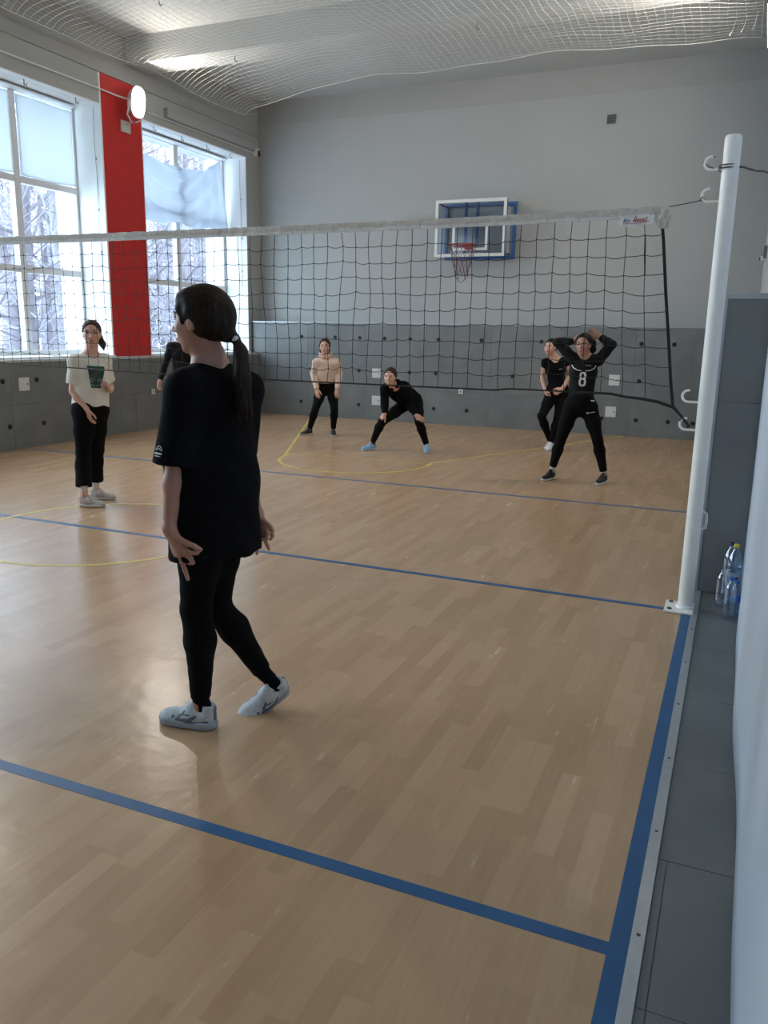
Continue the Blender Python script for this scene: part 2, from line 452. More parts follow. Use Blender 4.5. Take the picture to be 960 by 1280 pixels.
# windows ------------------------------------------------------------
def window(n, y0, y1, mulls):
    root = tag(bpy.data.objects.new('window_%d' % n, None), kind=S, label='tall white framed window in a deep white reveal'); COL.objects.link(root)
    root.location = (XG, (y0 + y1) / 2, SILL)
    def p(bm, name, m): return bm.build(name, m, root)
    f = 0.06; ya, yb = y0 + .002, y1 - .002; za, zb = SILL + .002, HEAD - .002
    p(MB().box((XG - .04, ya, za), (XG + .04, ya + f, zb)), 'window_frame', PVC)
    p(MB().box((XG - .04, yb - f, za), (XG + .04, yb, zb)), 'window_frame', PVC)
    p(MB().box((XG - .04, ya + f, za), (XG + .04, yb - f, za + f + .03)), 'window_frame', PVC)
    p(MB().box((XG - .04, ya + f, zb - f), (XG + .04, yb - f, zb)), 'window_frame', PVC)
    ed = [ya + f] + mulls + [yb - f]
    for m_ in mulls:
        p(MB().box((XG - .045, m_ - .055, za + f + .03), (XG + .045, m_ + .055, zb - f)), 'mullion', PVC)
    for i in range(len(ed) - 1):
        a = ed[i] + (.055 if i else 0); c = ed[i + 1] - (.055 if i < len(ed) - 2 else 0)
        zs = [za + f + .03, 2.38, 3.57, zb - f]
        for j in (1, 2):
            p(MB().box((XG - .042, a, zs[j] - .045), (XG + .042, c, zs[j] + .045)), 'transom', PVC)
        for j in range(3):
            z0 = zs[j] + (.045 if j else 0); z1 = zs[j + 1] - (.045 if j < 2 else 0)
            p(MB().box((XG - .004, a, z0), (XG + .004, c, z1)), 'pane', GLASS)
    p(MB().box((XG + .042, ya, za), (XW + .03, yb, za + .022)), 'window_sill', WHITER)
    p(MB().box((XG - .35, yb - .03, za), (XG - .05, yb, zb)), 'outer_reveal', WHITER)
    p(MB().box((XG - .35, ya, za), (XG - .05, ya + .03, zb)), 'outer_reveal', WHITER)
    p(MB().box((XG + .045, ya - .0, zb - .012), (XW - .002, yb, zb)), 'inner_reveal', WHITER)
    p(MB().box((XG + .045, yb - .012, za + .022), (XW - .002, yb, zb - .012)), 'inner_reveal', WHITER)
    p(MB().box((XG + .045, ya, za + .022), (XW - .002, ya + .012, zb - .012)), 'inner_reveal', WHITER)
    p(MB().box((XG + .045, ya + .1, zb - .055), (XG + .2, yb - .1, zb - .04)).tube([(XW - .08, ya + .3, zb - .03), (XW - .08, yb - .3, zb - .03)], .004, 5), 'curtain_rail', PVC)
    k = MB()
    for q in range(4):
        yy = ya + .4 + q * (yb - ya - .8) / 3
        k.tube([(XW - .08, yy, zb - .01), (XW - .08, yy, zb - .08), (XW - .05, yy, zb - .095), (XW - .035, yy, zb - .07)], .007, 6)
    p(k, 'curtain_hook', GREYV)
    k = MB().tube([(XW - .12, yb - .02, zb - .06), (XW - .12, yb - .035, zb - .5), (XW - .115, yb - .02, zb - 1.0), (XW - .12, yb - .03, 3.2), (XW - .118, yb - .02, 2.4)], .0035, 5)
    for zz in (4.0, 3.3, 2.7): k.tube([(XW - .12, yb - .014, zz), (XW - .10, yb - .05, zz - .02), (XW - .07, yb - .06, zz + .01)], .006, 6)
    p(k, 'cord', GREYV)
    rig(root)
    return root
window(1, 5.85, 8.78, [7.33])
window(2, 1.45, 4.98, [2.62, 3.83])
window(3, -2.4, 0.55, [-0.92])
window(4, -6.2, -3.25, [-4.72])

# fabric in the windows
FAB = cloth_sheet('thin_white_fabric', (0.70, 0.735, 0.75), 0.6)
FAB2 = cloth_sheet('sheer_white_fabric', (0.72, 0.77, 0.83), 0.6, weave=False)
def flat_sheet(y0, y1, z0, z1, label):
    o = MB().grid(lambda u, v: (XG + .055 + .006 * math.sin(u * 9 + v * 4), y0 + (y1 - y0) * u, z0 + (z1 - z0) * v - .02 * math.sin(u * math.pi) * (1 - v)), 30, 24).build('window_sheet', FAB, smooth=True)
    m_ = o.modifiers.new('t', 'SOLIDIFY'); m_.thickness = .002
    recentre(o, (XG + .055, (y0 + y1) / 2, z0))
    return tag(o, label, 'curtain')
flat_sheet(3.89, 4.90, 3.63, 4.66, 'flat white sheet over the upper pane next to the red pier')
flat_sheet(2.68, 3.77, 3.63, 4.66, 'flat white sheet over the upper pane at the left edge of the photo')
def drape(u, v):
    # u along the window, v from top (0) to bottom (1); hung from two upper corners, swagging between them
    y = 5.92 + (8.55 - 5.92) * u
    ztop = 4.42 - .09 * math.sin(math.pi * min(1, u * 1.1)) + .24 * max(0, u - .8) / .2
    zbot = 3.34 + .07 * u + .025 * math.sin(u * 17)
    z = ztop + (zbot - ztop) * v
    fold = .15 * (.5 - abs(((2.6 * (v + 2.0 * (u - .45) ** 2) + .15 * math.sin(u * 9)) % 1.0) - .5) * 1.6) * math.sin(math.pi * u) * (1 - .4 * v)
    side = .02 * math.sin(u * 40) * v + .03 * math.sin((u - .9) * 60) * max(0, u - .75) * 4 * (1 - v * .5)
    return (XG + .13 + fold + side, y + .20 * v * max(0, u - .7) / .3, z)
o = MB().grid(drape, 90, 60).build('window_drape', FAB2, smooth=True)
m_ = o.modifiers.new('t', 'SOLIDIFY'); m_.thickness = .002
recentre(o, (XG + .13, 7.2, 3.4)); tag(o, 'white cloth swagged across the upper half of the far window', 'curtain')

# ------------------------------------------------------------------ lamps on the walls
def floodlight(x, y, z, sx, label, power=1.0):
    root = empty('flood_lamp', (x, y, z - .3), label=label, cat='lamp', group=None)
    root['category'] = 'lamp'
    n = Vector((sx, 0.0, -0.12)).normalized(); c = Vector((x, y, z))
    up = Vector((0, 0, 1)); up = (up - n * up.dot(n)).normalized(); sd = up.cross(n)
    el = lambda r, h, k: [(r[i], h[i]) for i in range(len(r))]
    def oval(r, a, b_):
        pts = []
        for k in range(40):
            t = 2 * math.pi * k / 40
            pts.append((abs(math.cos(t)) ** .75 * math.copysign(1, math.cos(t)) * r * a, abs(math.sin(t)) ** .75 * math.copysign(1, math.sin(t)) * r * b_))
        return pts
    def slab(r0, r1, d0, d1, name, m):
        b = MB(); A, B_ = oval(r0, .15, .21), oval(r1, .15, .21)
        b.v = [tuple(c + sd * p + up * q + n * d0) for p, q in A] + [tuple(c + sd * p + up * q + n * d1) for p, q in B_]
        b.f = [(i, (i + 1) % 40, 40 + (i + 1) % 40, 40 + i) for i in range(40)] + [tuple(reversed(range(40))), tuple(range(40, 80))]
        return b.build(name, m, root)
    slab(.7, 1.0, -.10, 0, 'housing', BRIGHT)
    slab(1.0, 1.06, 0, .02, 'rim', BRIGHT)
    slab(.97, .97, .0205, .024, 'lamp_glass', LAMPM)
    b = MB()
    for s in (-1, 1):
        b.tube([c + sd * s * .165 + up * 0, c + sd * s * .17 - up * .2 - n * .03, c + sd * s * .05 - up * .27 - n * .06], .011, 8)
    b.build('bracket', BRIGHT, root)
    xw = XW if sx > 0 else XR
    MB().box((min(xw, xw + sx * .03), y - .10, z - .40), (max(xw, xw + sx * .03), y + .10, z - .24)).tube([(xw, y, z - .3), tuple(c - up * .27 - n * .06)], .014, 8).build('wall_plate', mat('rough_white_plate', (.6, .6, .58), .8, bump=(30, .6)), root)
    rig(root)
    ld = bpy.data.lights.new('flood_light', 'AREA'); ld.shape = 'DISK'; ld.size = .28; ld.energy = LAMPW * power; ld.color = (1, .93, .83)
    lo = bpy.data.objects.new('flood_light', ld); COL.objects.link(lo)
    lo.location = c + n * .03
    lo.rotation_euler = n.to_track_quat('-Z', 'Y').to_euler()
LAMPM = emis('lit_lamp_glass', (1, .96, .90), 14)
LAMPW = 55
floodlight(-8.40, 5.47, 4.86, 1, 'glowing white flood lamp on the red pier')
floodlight(0.10, 5.30, 4.84, -1, 'lit flood lamp on the right wall seen edge on', 1.5)
# two unseen lamps of the same model, added to light the nearer room
floodlight(-8.40, 1.0, 4.86, 1, 'unseen flood lamp added on the nearer window pier as fill light', 1.3)
floodlight(0.10, -1.6, 4.84, -1, 'unseen flood lamp added on the right wall above the camera as fill light', .4)

o = MB().tube([(XW + .035, 2.0, 4.915), (XW + .035, 5.05, 4.93), (XW + .05, 5.25, 4.92), (-8.52, 5.44, 4.90)], .012, 8).build('lamp_cable', BRIGHT, smooth=True)
tag(o, 'thin white cable running along the wall to the lamp on the red pier', 'cable')
root = empty('cable_duct', (XW, 6.42, 4.95), label='long white cable duct above the far window', cat='duct')
MB().box((XW, 6.44, 4.89), (XW + .06, 9.1, 5.02)).build('duct_cover', WHITE, root, bevel=.01)
MB().box((XW, 6.41, 4.885), (XW + .066, 6.44, 5.025)).build('end_cap', mat('grey_end_cap', (.3, .3, .3), .6), root)
rig(root)
o = MB().tube([(XW + .02, 6.0, 4.86), (XW + .02, 9.1, 4.86)], .008, 6).build('thin_cable', BRIGHT); tag(o, 'thin cable along the wall just above the far window', 'cable')
root = empty('motion_sensor', (XW + .05, 9.1, 4.8), label='small sensor in the upper corner of the far wall', cat='sensor')
MB().box((XW + .0, 9.02, 4.80), (XW + .1, 9.12, 4.94)).build('housing', BRIGHT, root, bevel=.01)
MB().box((XW + .1, 9.03, 4.80), (XW + .11, 9.11, 4.9)).build('lens', DARK, root)
rig(root)
root = empty('wall_vent', (-2.1, YF, 4.9), label='small grey vent high on the far wall', cat='vent')
MB().box((-2.17, YF - .015, 4.91), (-2.03, YF, 5.05)).build('frame', GREYV, root)
for k in range(5): MB().box((-2.16, YF - .022, 4.925 + k * .024), (-2.04, YF - .015, 4.937 + k * .024)).build('slat', DARK, root)
rig(root)
def hatch(c, ax, label, s=.17):
    root = empty('access_hatch', c, label=label, cat='hatch'); c = Vector(c); n = Vector(ax); sd = Vector((0, 0, 1)).cross(n)
    MB().obox(c + n * .004, (sd, n, (0, 0, 1)), (s / 2, .004, s / 2)).build('frame', BRIGHT, root)
    MB().obox(c + n * .010, (sd, n, (0, 0, 1)), (s / 2 - .012, .002, s / 2 - .012)).build('door', mat('pale_hatch_door', (.66, .68, .69), .5), root)
    MB().obox(c + n * .013 + sd * (s * .3), (sd, n, (0, 0, 1)), (.008, .002, .012)).build('latch', DARK, root)
    rig(root)
hatch((-5.96, CF, .865), (0, -1, 0), 'upper white hatch between the beige hoodie player and the crouching one')
hatch((-5.96, CF, .365), (0, -1, 0), 'lower white hatch beside the crouching player')
hatch((-1.69, CF, .905), (0, -1, 0), 'upper white hatch right of the number 8 player')
hatch((-1.71, CF, .385), (0, -1, 0), 'lower white hatch right of the number 8 player')
hatch((CL, 3.06, .85), (1, 0, 0), 'white hatch in the window side cladding, left edge of the photo')
def socket(c, ax, label, s=.08):
    root = empty('wall_socket', c, label=label, cat='socket'); c = Vector(c); n = Vector(ax); sd = Vector((0, 0, 1)).cross(n)
    MB().obox(c + n * .006, (sd, n, (0, 0, 1)), (s / 2, .006, s / 2)).build('cover', BRIGHT, root, bevel=.003)
    MB().lathe(c + n * .0121, [(.018, 0), (.018, .001), (.010, -.0), ], 16, ax).build('insert', GREYV, root)
    rig(root)
socket((-4.32, CF, .60), (0, -1, 0), 'small white socket on the far cladding right of the crouching player')
socket((CL, 5.66, .60), (1, 0, 0), 'small white socket under the red pier')
socket((XR + .02, 5.6, 2.05), (-1, 0, 0), 'small switch on the right wall, edge of the photo')
root = empty('wall_bracket', (XR + .02, 7.0, 2.65), label='small pale wall bracket with a dark knob on the right wall', cat='bracket')
MB().box((XR - .02, 6.95, 2.62), (XR + .02, 7.05, 2.78)).build('plate', GREYV, root)
MB().tube([(XR + .02, 7, 2.62), (XR - .05, 7, 2.62)], .035, 12).build('holder', BRIGHT, root)
MB().lathe((XR - .05, 7, 2.62), [(.018, 0), (.018, .01), (.008, .014)], 12, (-1, 0, 0)).build('knob', BLACK, root)
rig(root)

# ------------------------------------------------------------------ net post
def post(x, y, sgn, label, extra=True):
    root = empty('net_post', (x, y, 0), label=label, cat='post')
    MB().lathe((x, y, .012), [(.044, 0), (.044, 2.62), (.043, 2.645), (.036, 2.655)], 28).build('pole', POSTW, root, smooth=True)
    b = MB().box((x - .115 if sgn < 0 else x - .05, y - .115, 0.0016), (x + .05 if sgn < 0 else x + .115, y + .105, .014))
    b.build('base_plate', POSTW, root, bevel=.003)
    for q in (-1, 1):
        MB().lathe((x + sgn * .085, y + q * .07, .014), [(.013, 0), (.013, .008), (.006, .011)], 6).build('bolt', STEEL, root)
    MB().lathe((x, y, .014), [(.055, 0), (.052, .012), (.045, .016)], 28).build('weld_collar', POSTW, root, smooth=True)
    for z in (2.50, 2.335, 1.245, 1.085):
        pts = [(x + sgn * .04, y, z), (x + sgn * .09, y, z)]
        for k in range(9):
            a = math.radians(-90 + k * 24)
            pts.append((x + sgn * (.10 + .032 * math.cos(a)), y, z + .033 + .033 * math.sin(a)))
        MB().tube(pts, .0075, 8).build('hook', POSTW, root, smooth=True)
    # side cleat
    MB().tube([(x + .04, y, .50), (x + .065, y, .515), (x + .068, y, .56), (x + .065, y, .60), (x + .04, y, .615)], .008, 8).build('cleat', BRIGHT, root, smooth=True)
    rig(root); return root
post(0.012, 0.04, -1, 'tall white steel net post beside the tiled pier')
post(-8.36, 0.04, 1, 'white net post by the windows, left of the photo')
def wob(a, b, n, s, seed=1):
    rr = random.Random(seed); a = Vector(a); b = Vector(b)
    return [a.lerp(b, i / n) + Vector((0, rr.uniform(-s, s), rr.uniform(-s, s))) * (0 if i in (0, n) else 1) for i in range(n + 1)]
b = MB()
for z, s in ((2.505, 1), (2.515, 2), (2.495, 3)):
    b.ring((0, .04, z), .047, .003, 24, 6, (0, .12 * (s - 2), 1))
b.tube(wob((.02, .0, 2.508), (XR - .01, .28, 2.48), 14, .004, 4), .004, 6)
b.tube(wob((.04, .06, 2.515), (XR - .01, .28, 2.482), 14, .005, 5), .003, 6)
b.tube([(-.06, .04, 2.50), (-.10, .03, 2.515), (-.128, .04, 2.54), (-.10, .045, 2.57), (-.07, .04, 2.565)], .003, 6)
o = b.build('tie_wire', STEEL, smooth=True); recentre(o, (0, .04, 2.5)); tag(o, 'twisted grey wire tied from the post top to the right wall', 'wire')

# ------------------------------------------------------------------ volleyball net
NX0, NX1 = -8.20, -0.315
root = empty('volleyball_net', (-4.2, .04, 1.25), label='black volleyball net with a white top band across the hall', cat='net')
def ztop(x): return 2.262 + .03 * math.exp((x + .3) / 1.2)
def zbot(x): return 1.262 + .04 * max(0, (-x - 3.5) / 2) - .05 * math.exp((x + .17) / .12) + (.012 if -1.2 < x < -.5 else 0)
rn = random.Random(3)
def nd(i, j):
    """node: i-th vertical cord, j-th row (0 top .. 10 bottom)"""
    f = j / 10; x0 = NX1 - i * .1005
    near = math.exp(-i / 2.0)
    x = x0 + .148 * f * near + jit[i][j][0]
    z = ztop(x0) - .02 + (zbot(x) - ztop(x0) + .02) * f + jit[i][j][1] - .03 * near * math.sin(f * math.pi) * (1 if i else 0)
    return Vector((x, .04 + jit[i][j][2], z))
NI = int((NX1 - NX0) / .1005)
drift = 0
jit = []
for i in range(NI + 1):
    drift = .7 * drift + rn.uniform(-.008, .008)
    jit.append([(drift * math.sin(j * .55 + i) + rn.uniform(-.003, .003) if 0 < j < 10 else 0, rn.uniform(-.007, .007) + .006 * math.sin(i * .9 + j) if 0 < j < 10 else 0, rn.uniform(-.006, .006) if 0 < j < 10 else 0) for j in range(11)])
b = MB()
for i in range(1, NI + 1):
    b.tube([nd(i, j) for j in range(11)], .0021, 5, False)
for j in range(1, 10):
    pts = []
    for i in range(NI):
        a, c = nd(i, j), nd(i + 1, j); sag = max(0, .011 * rn.random() + .002)
        for q in (0, .33, .67):
            pts.append(a.lerp(c, q) - Vector((0, 0, sag * 4 * q * (1 - q))))
    pts.append(nd(NI, j)); b.tube(pts, .0021, 5, False)
for i in range(1, NI):
    for j in range(1, 10):
        p_ = nd(i, j); b.obox(p_, ((1, 0, 1), (0, 1, 0), (-1, 0, 1)), (.0035, .004, .0035))
b.tube([nd(1, 1), nd(1, 1) + Vector((.006, 0, -.05)), nd(1, 2) + Vector((.004, 0, 0)), nd(1, 3)], .004, 5)
o = b.build('net_mesh', CORD, root); o['kind'] = 'stuff'
# top band, doubled and slightly crumpled
def band(x0, x1, hh, th, zoff, m, name, seed, amp=.003):
    rr = random.Random(seed); n = int((x1 - x0) / .035); b = MB()
    for i in range(n + 1):
        x = x0 + (x1 - x0) * i / n; zc = ztop(x) + zoff
        w1, w2 = rr.uniform(-amp, amp), rr.uniform(-amp, amp)
        for q, (dy, dz) in enumerate(((-1, -1), (-1.25, 0), (-1, 1), (1, 1), (1.25, 0), (1, -1))):
            b.v.append((x, .04 + dy * th + w1, zc + dz * hh + (w2 if dz > 0 else w1)))
    for i in range(n):
        for k in range(6):
            b.f.append((i * 6 + k, i * 6 + (k + 1) % 6, i * 6 + 6 + (k + 1) % 6, i * 6 + 6 + k))
    b.f += [tuple(reversed(range(6))), tuple(n * 6 + k for k in range(6))]
    return b.build(name, m, root)
band(NX0, NX1 - .02, .019, .008, .012, TAPE, 'top_band', 1)
band(NX0, NX1 - .07, .012, .006, -.014, mat('white_cloth_hem', (.68, .68, .66), .8, noise=(30, .1)), 'band_hem', 2, .0015)
b = MB()
for k in range(int((NX1 - NX0) / .1005)):
    x = NX1 - .05 - k * .1005 + rn.uniform(-.01, .01); z = ztop(x)
    b.ring((x, .04, z), .021, .0022, 10, 4, (1, 0, .2 * rn.uniform(-1, 1)))
b.build('lacing', TAPE, root)['kind'] = 'stuff'
# crumpled end of the band at the right
def crum(u, v):
    a = u * 2 * math.pi; t = v
    r = (.022 + .014 * math.sin(t * math.pi)) * (1 + .22 * math.sin(5 * a + 9 * t) + .15 * math.sin(9 * a - 7 * t)) * (1 if 0 < v < 1 else .05)
    return (-.318 + .012 * t + r * math.cos(a), .04 + r * .7 * math.sin(a), 2.315 - .115 * t)
MB().grid(crum, 30, 14).build('band_end', TAPE, root, smooth=True)
# black side and bottom bands
side = [(-.328 + .008, .04, 2.26), (-.30, .04, 2.14), (-.262, .04, 1.85), (-.225, .04, 1.6), (-.19, .04, 1.35), (-.166, .04, 1.212)]
b = MB()
for i in range(len(side) - 1):
    a, c = Vector(side[i]), Vector(side[i + 1]); d = (c - a); L_ = d.length
    b.obox((a + c) / 2, (d, d.cross(Vector((0, 1, 0))), (0, 1, 0)), (L_ / 2 + .003, .0085, .004))
b.build('side_band', BLACK, root)['label'] = 'black side band'
bt = []
n = 90
for i in range(n + 1):
    x = NX0 + (-.166 - NX0) * i / n; bt.append((x, .04 + .002 * math.sin(x * 11), zbot(x)))
MB().tube(bt, [.0055 if q[0] < -.9 else .0055 + .0045 * (q[0] + .9) / .7 for q in bt], 6).build('bottom_band', BLACK, root)
MB().tube([(-.168, .04, 1.214), (-.12, .04, 1.165), (-.078, .035, 1.118), (-.066, .04, 1.105), (-.078, .045, 1.10)], [.011, .008, .007, .009, .007], 8).tube([(-.11, .04, 1.15), (-.12, .038, 1.13)], .006, 6).build('tie_rope', BLACK, root)
MB().tube([(NX1 + .03, .04, 2.318), (-.2, .04, 2.330), (-.128, .04, 2.343)], .0028, 6).tube([(-.128, .04, 2.343), (-.12, .03, 2.36), (-.10, .04, 2.345), (-.125, .045, 2.343)], .004, 6).build('head_cable', STEEL, root)
MB().tube([(NX0, .04, 2.27), (-8.24, .04, 2.33)], .003, 6).build('tie_rope', BLACK, root)
MB().tube([(NX0, .04, 1.32), (-8.24, .04, 1.12)], .005, 6).build('tie_rope', BLACK, root)
# maker's tag sewn on the band
def tg(u, v):
    x = -.545 + .185 * u; return (x, .027 - .002 * math.sin(u * 6), 2.222 + .05 * v + .012 * u - .008 * math.sin(u * math.pi))
tgo = MB().grid(tg, 14, 4).build('maker_tag', mat('white_woven_label', (.74, .74, .72), .7), root); m_ = tgo.modifiers.new('t', 'SOLIDIFY'); m_.thickness = .002
def text(s, loc, rot, size, m, name, parent=None, ext=.0006, shear=0.0, bold=0.0):
    c = bpy.data.curves.new(name, 'FONT'); c.body = s; c.size = size; c.extrude = ext; c.shear = shear; c.align_x = 'LEFT'; c.offset = bold
    t = bpy.data.objects.new(name, c); COL.objects.link(t)
    dg = bpy.context.evaluated_depsgraph_get(); me = bpy.data.meshes.new_from_object(t.evaluated_get(dg))
    bpy.data.objects.remove(t)
    o = bpy.data.objects.new(name, me); COL.objects.link(o); me.materials.clear(); me.materials.append(m)
    o.location = loc; o.rotation_euler = rot; o.parent = parent
    return o
TB = mat('navy_print', (.05, .09, .25), .7); TR = mat('red_print', (.42, .03, .03), .7)
ty = .0225
t1 = text('Kv.', (-.528, ty, 2.238), (math.pi / 2, -.05, 0), .031, TB, 'printed_letters', root, shear=.3, bold=.0003)
t2 = text('Řezáč', (-.474, ty, 2.240), (math.pi / 2, -.05, 0), .031, TR, 'printed_letters', root, shear=.3, bold=.0003)
MB().tube([(-.53, ty, 2.233), (-.46, ty, 2.232), (-.375, ty, 2.243)], .0012, 4).build('printed_line', TR, root)
rig(root)

# ------------------------------------------------------------------ basketball hoop
root = empty('basketball_hoop', (-4.35, YF, 2.9), label='clear basketball backboard with white frame, blue support and orange rim', cat='basketball hoop')
BX0, BX1, BZ0, BZ1, BY = -4.84, -3.60, 2.88, 3.80, 8.72
def frame(x0, x1, z0, z1, y, w, t, m, name):
    return MB().box((x0, y - t, z0), (x0 + w, y + t, z1)).box((x1 - w, y - t, z0), (x1, y + t, z1)).box((x0 + w, y - t, z0), (x1 - w, y + t, z0 + w)).box((x0 + w, y - t, z1 - w), (x1 - w, y + t, z1)).build(name, m, root)
frame(BX0, BX1, BZ0, BZ1, BY - .02, .05, .008, BRIGHT, 'board_border')
frame(BX0 + .31, BX1 - .31, BZ0 + .10, BZ0 + .52, BY - .012, .042, .004, BRIGHT, 'target_square')
MB().box((BX0 + .01, BY - .008, BZ0 + .01), (BX1 - .01, BY, BZ1 - .01)).build('backboard', ACRYL, root)
frame(BX0, BX1, BZ0, BZ1, BY + .022, .035, .02, BBLUE, 'board_frame')
frame(BX0 + .02, BX1 + .04, BZ0 - .005, BZ1 + .0, 9.185, .045, .033, BBLUE, 'wall_frame')
cx = (BX0 + BX1) / 2
for dx in (-.1, .1): MB().box((cx + dx - .022, BY + .045, BZ0 + .02), (cx + dx + .022, BY + .085, BZ1 - .02)).build('upright', BBLUE, root)
for dx in (-.55, .55):
    for z in (BZ0 + .06, BZ1 - .06):
        MB().tube([(cx + dx, BY + .04, z), (cx + dx + .02, 9.16, z)], .018, 8).build('strut', BBLUE, root)
MB().tube([(cx - .5, 9.10, BZ0 + .05), (cx + .5, 9.10, BZ0 + .05)], .012, 6).build('brace', BBLUE, root)
rc = Vector((cx, BY - .38, 3.03)); RR = .225
MB().ring(rc, RR, .011, 40, 8).build('rim', BORANGE, root, smooth=True)
MB().box((cx - .07, BY - .045, 2.99), (cx + .07, BY - .03, 3.10)).tube([(cx - .05, BY - .04, 3.06), (cx - .06, BY - .19, 3.06)], .01, 6).tube([(cx + .05, BY - .04, 3.06), (cx + .06, BY - .19, 3.06)], .01, 6).tube([(cx - .05, BY - .04, 3.0), (cx - .13, rc.y + .18, 3.055)], .008, 6).tube([(cx + .05, BY - .04, 3.0), (cx + .13, rc.y + .18, 3.055)], .008, 6).build('rim_bracket', BORANGE, root)
b = MB(); NC = 12
def hn(i, j):
    a = 2 * math.pi * (i + .5 * (j % 2)) / NC; f = j / 5
    r = RR * (1 - .50 * min(1, f * 1.2)) + .012 * math.sin(i * 5 + j)
    return rc + Vector((r * math.cos(a), r * math.sin(a), -.47 * f - (.0 if j else 0)))
for i in range(NC):
    for j in range(5):
        b.tube([hn(i, j), hn(i, j + 1)], .004, 5, False)
        b.tube([hn(i, j), hn(i - 1 if j % 2 == 0 else i + 1, j + 1)], .004, 5, False)
for i in range(0, NC, 2): b.tube([hn(i, 5), hn(i, 5) + Vector((0.01, 0, -.05 - .02 * (i % 3)))], .004, 5)
lp = [hn(7, 5)] + [hn(7, 5).lerp(hn(11, 5), t) - Vector((0, 0, .13 * math.sin(math.pi * t))) for t in (.2, .4, .6, .8)] + [hn(11, 5)]
b.tube(lp, .005, 5)
b.build('hoop_net', mat('faded_net_cord', (.16, .10, .12), .8), root)
rig(root)

# ------------------------------------------------------------------ ceiling protection net
root = empty('ceiling_net', (-4.2, 4, 5.4), label='fine white safety net stretched under the ceiling', cat='net')
def cz(x, y):
    f = ((y - 2.02) / 3.8) % 1.0
    s = math.sin(math.pi * f)
    return 5.385 - .10 * s * (1 - .35 * math.cos(2 * math.pi * (x + 8.4) / 2.9)) + .012 * math.sin(x * 5 + y * 3)
b = MB()
X0, X1, Y0, Y1 = -8.38, 0.0, -1.9, 9.0
nx, ny = int((X1 - X0) / .1), int((7.4 - Y0) / .1)
def ye(x): return 6.88 + 1.45 * math.exp(-(x - X0) / 1.25) + .35 * math.exp((x - X1) / .8)
def yj(x, t): return Y0 + (ye(x) - Y0) * t
for j in range(ny + 1):
    b.tube([(x, yj(x, j / ny) + .02 * math.sin(q * .8 + j), cz(x, yj(x, j / ny))) for q, x in enumerate([X0 + (X1 - X0) * i / 42 for i in range(43)])], .0017, 3, False)
for i in range(nx + 1):
    x = X0 + i * .1
    b.tube([(x + .01 * math.sin(j + i), yj(x, j / 54), cz(x, yj(x, j / 54))) for j in range(55)], .0017, 3, False)
o = b.build('net_mesh', WCORD, root); o['kind'] = 'stuff'
b = MB()
for k in range(3): b.tube([(X1 - .05 - k * .12, 6.3 + .1 * k, 5.33), (X1 - .07 - k * .12, 6.28, 5.2 - .03 * k), (X1 - .10 - k * .12, 6.26, 5.12 - .02 * k)], .0022, 4)
b.build('loose_cord', WCORD, root)
for x in (X0, X1): MB().tube([(x, Y0 + (ye(x) - Y0) * k / 20, cz(x, Y0 + (ye(x) - Y0) * k / 20)) for k in range(21)], .004, 5).build('edge_rope', WCORD, root)
MB().tube([(x, ye(x), cz(x, ye(x))) for x in [X0 + (X1 - X0) * k / 40 for k in range(41)]], .004, 5).build('edge_rope', WCORD, root)
for y in np.arange(-1.5, 7.6, 1.4):
    MB().tube([(X0, y, cz(X0, y)), (XW, y + .02, 5.42)], .003, 4).build('tie_cord', WCORD, root)
    if y < 6.9: MB().tube([(X1, y, cz(X1, y)), (XR, y + .02, 5.42)], .003, 4).build('tie_cord', WCORD, root)
MB().tube([(X0, ye(X0), cz(X0, ye(X0))), (XW, 9.2, 5.6)], .004, 4).build('tie_cord', WCORD, root)
rig(root)

# ------------------------------------------------------------------ bottles by the right wall
PET = clear('clear_bottle_plastic', (.84, .90, .96), .14, .08)
PETB = clear('bluish_bottle_plastic', (.62, .78, .95), .14, .08)
def bottle(x, y, r, h, label, capc, pet=PET, labc=None, mark=None):
    root = empty('water_bottle', (x, y, .0), label=label, cat='bottle')
    n = 40; prof = [(r * .55, .004), (r * .86, .0), (r * .98, .018), (r, .04)]
    z = .05
    while z < h * .60:
        prof += [(r * .985, z), (r * .94, z + .006), (r * .985, z + .012)]; z += .022
    prof += [(r, h * .62), (r * .98, h * .70), (r * .86, h * .78), (r * .62, h * .85), (r * .40, h * .90), (.013, h * .925), (.013, h * .97)]
    foot = lambda a, zz: 1 - (.13 * abs(math.sin(2.5 * a)) if zz < .03 else 0)
    MB().lathe((x, y, .0), prof, n, fn=foot).build('body', pet, root, smooth=True)
    if labc:
        b = MB(); rr = r * 1.012
        b.lathe((x, y, h * .36), [(rr, 0), (rr, h * .2)], n); b.f = b.f[:-2]; b.build('paper_label', labc, root, smooth=True)
    if capc: MB().lathe((x, y, h * .955), [(.0155, 0), (.0155, h * .045), (.012, h * .05)], 24, fn=lambda a, zz: 1 + .03 * math.sin(12 * a)).build('cap', capc, root, smooth=True)
    MB().lathe((x, y, h * .935), [(.0165, 0), (.0165, .004)], 20).build('neck_ring', pet, root)
    rig(root)
    return root
YC = mat('yellow_cap', (.62, .58, .06), .45); BC = mat('bright_blue_cap', (.02, .16, .55), .4); NC_ = mat('navy_cap', (.01, .02, .12), .4)
WL = cloth_sheet('pale_bottle_label', (.6, .66, .72), .3, weave=False); BL = cloth_sheet('blue_bottle_label', (.12, .34, .75), .3, weave=False)
bottle(.253, .0, .033, .245, 'small front bottle with a bright blue cap', BC, PET, None)
bottle(.262, .26, .044, .385, 'tall clear bottle with a yellow cap and pale label', YC, PETB, WL)
bottle(.205, .20, .034, .24, 'capless ribbed clear bottle nearest the metal edge', None, PET, None)
bottle(.238, .385, .042, .365, 'tall bottle with a navy cap standing behind the yellow capped one', NC_, PET, None)
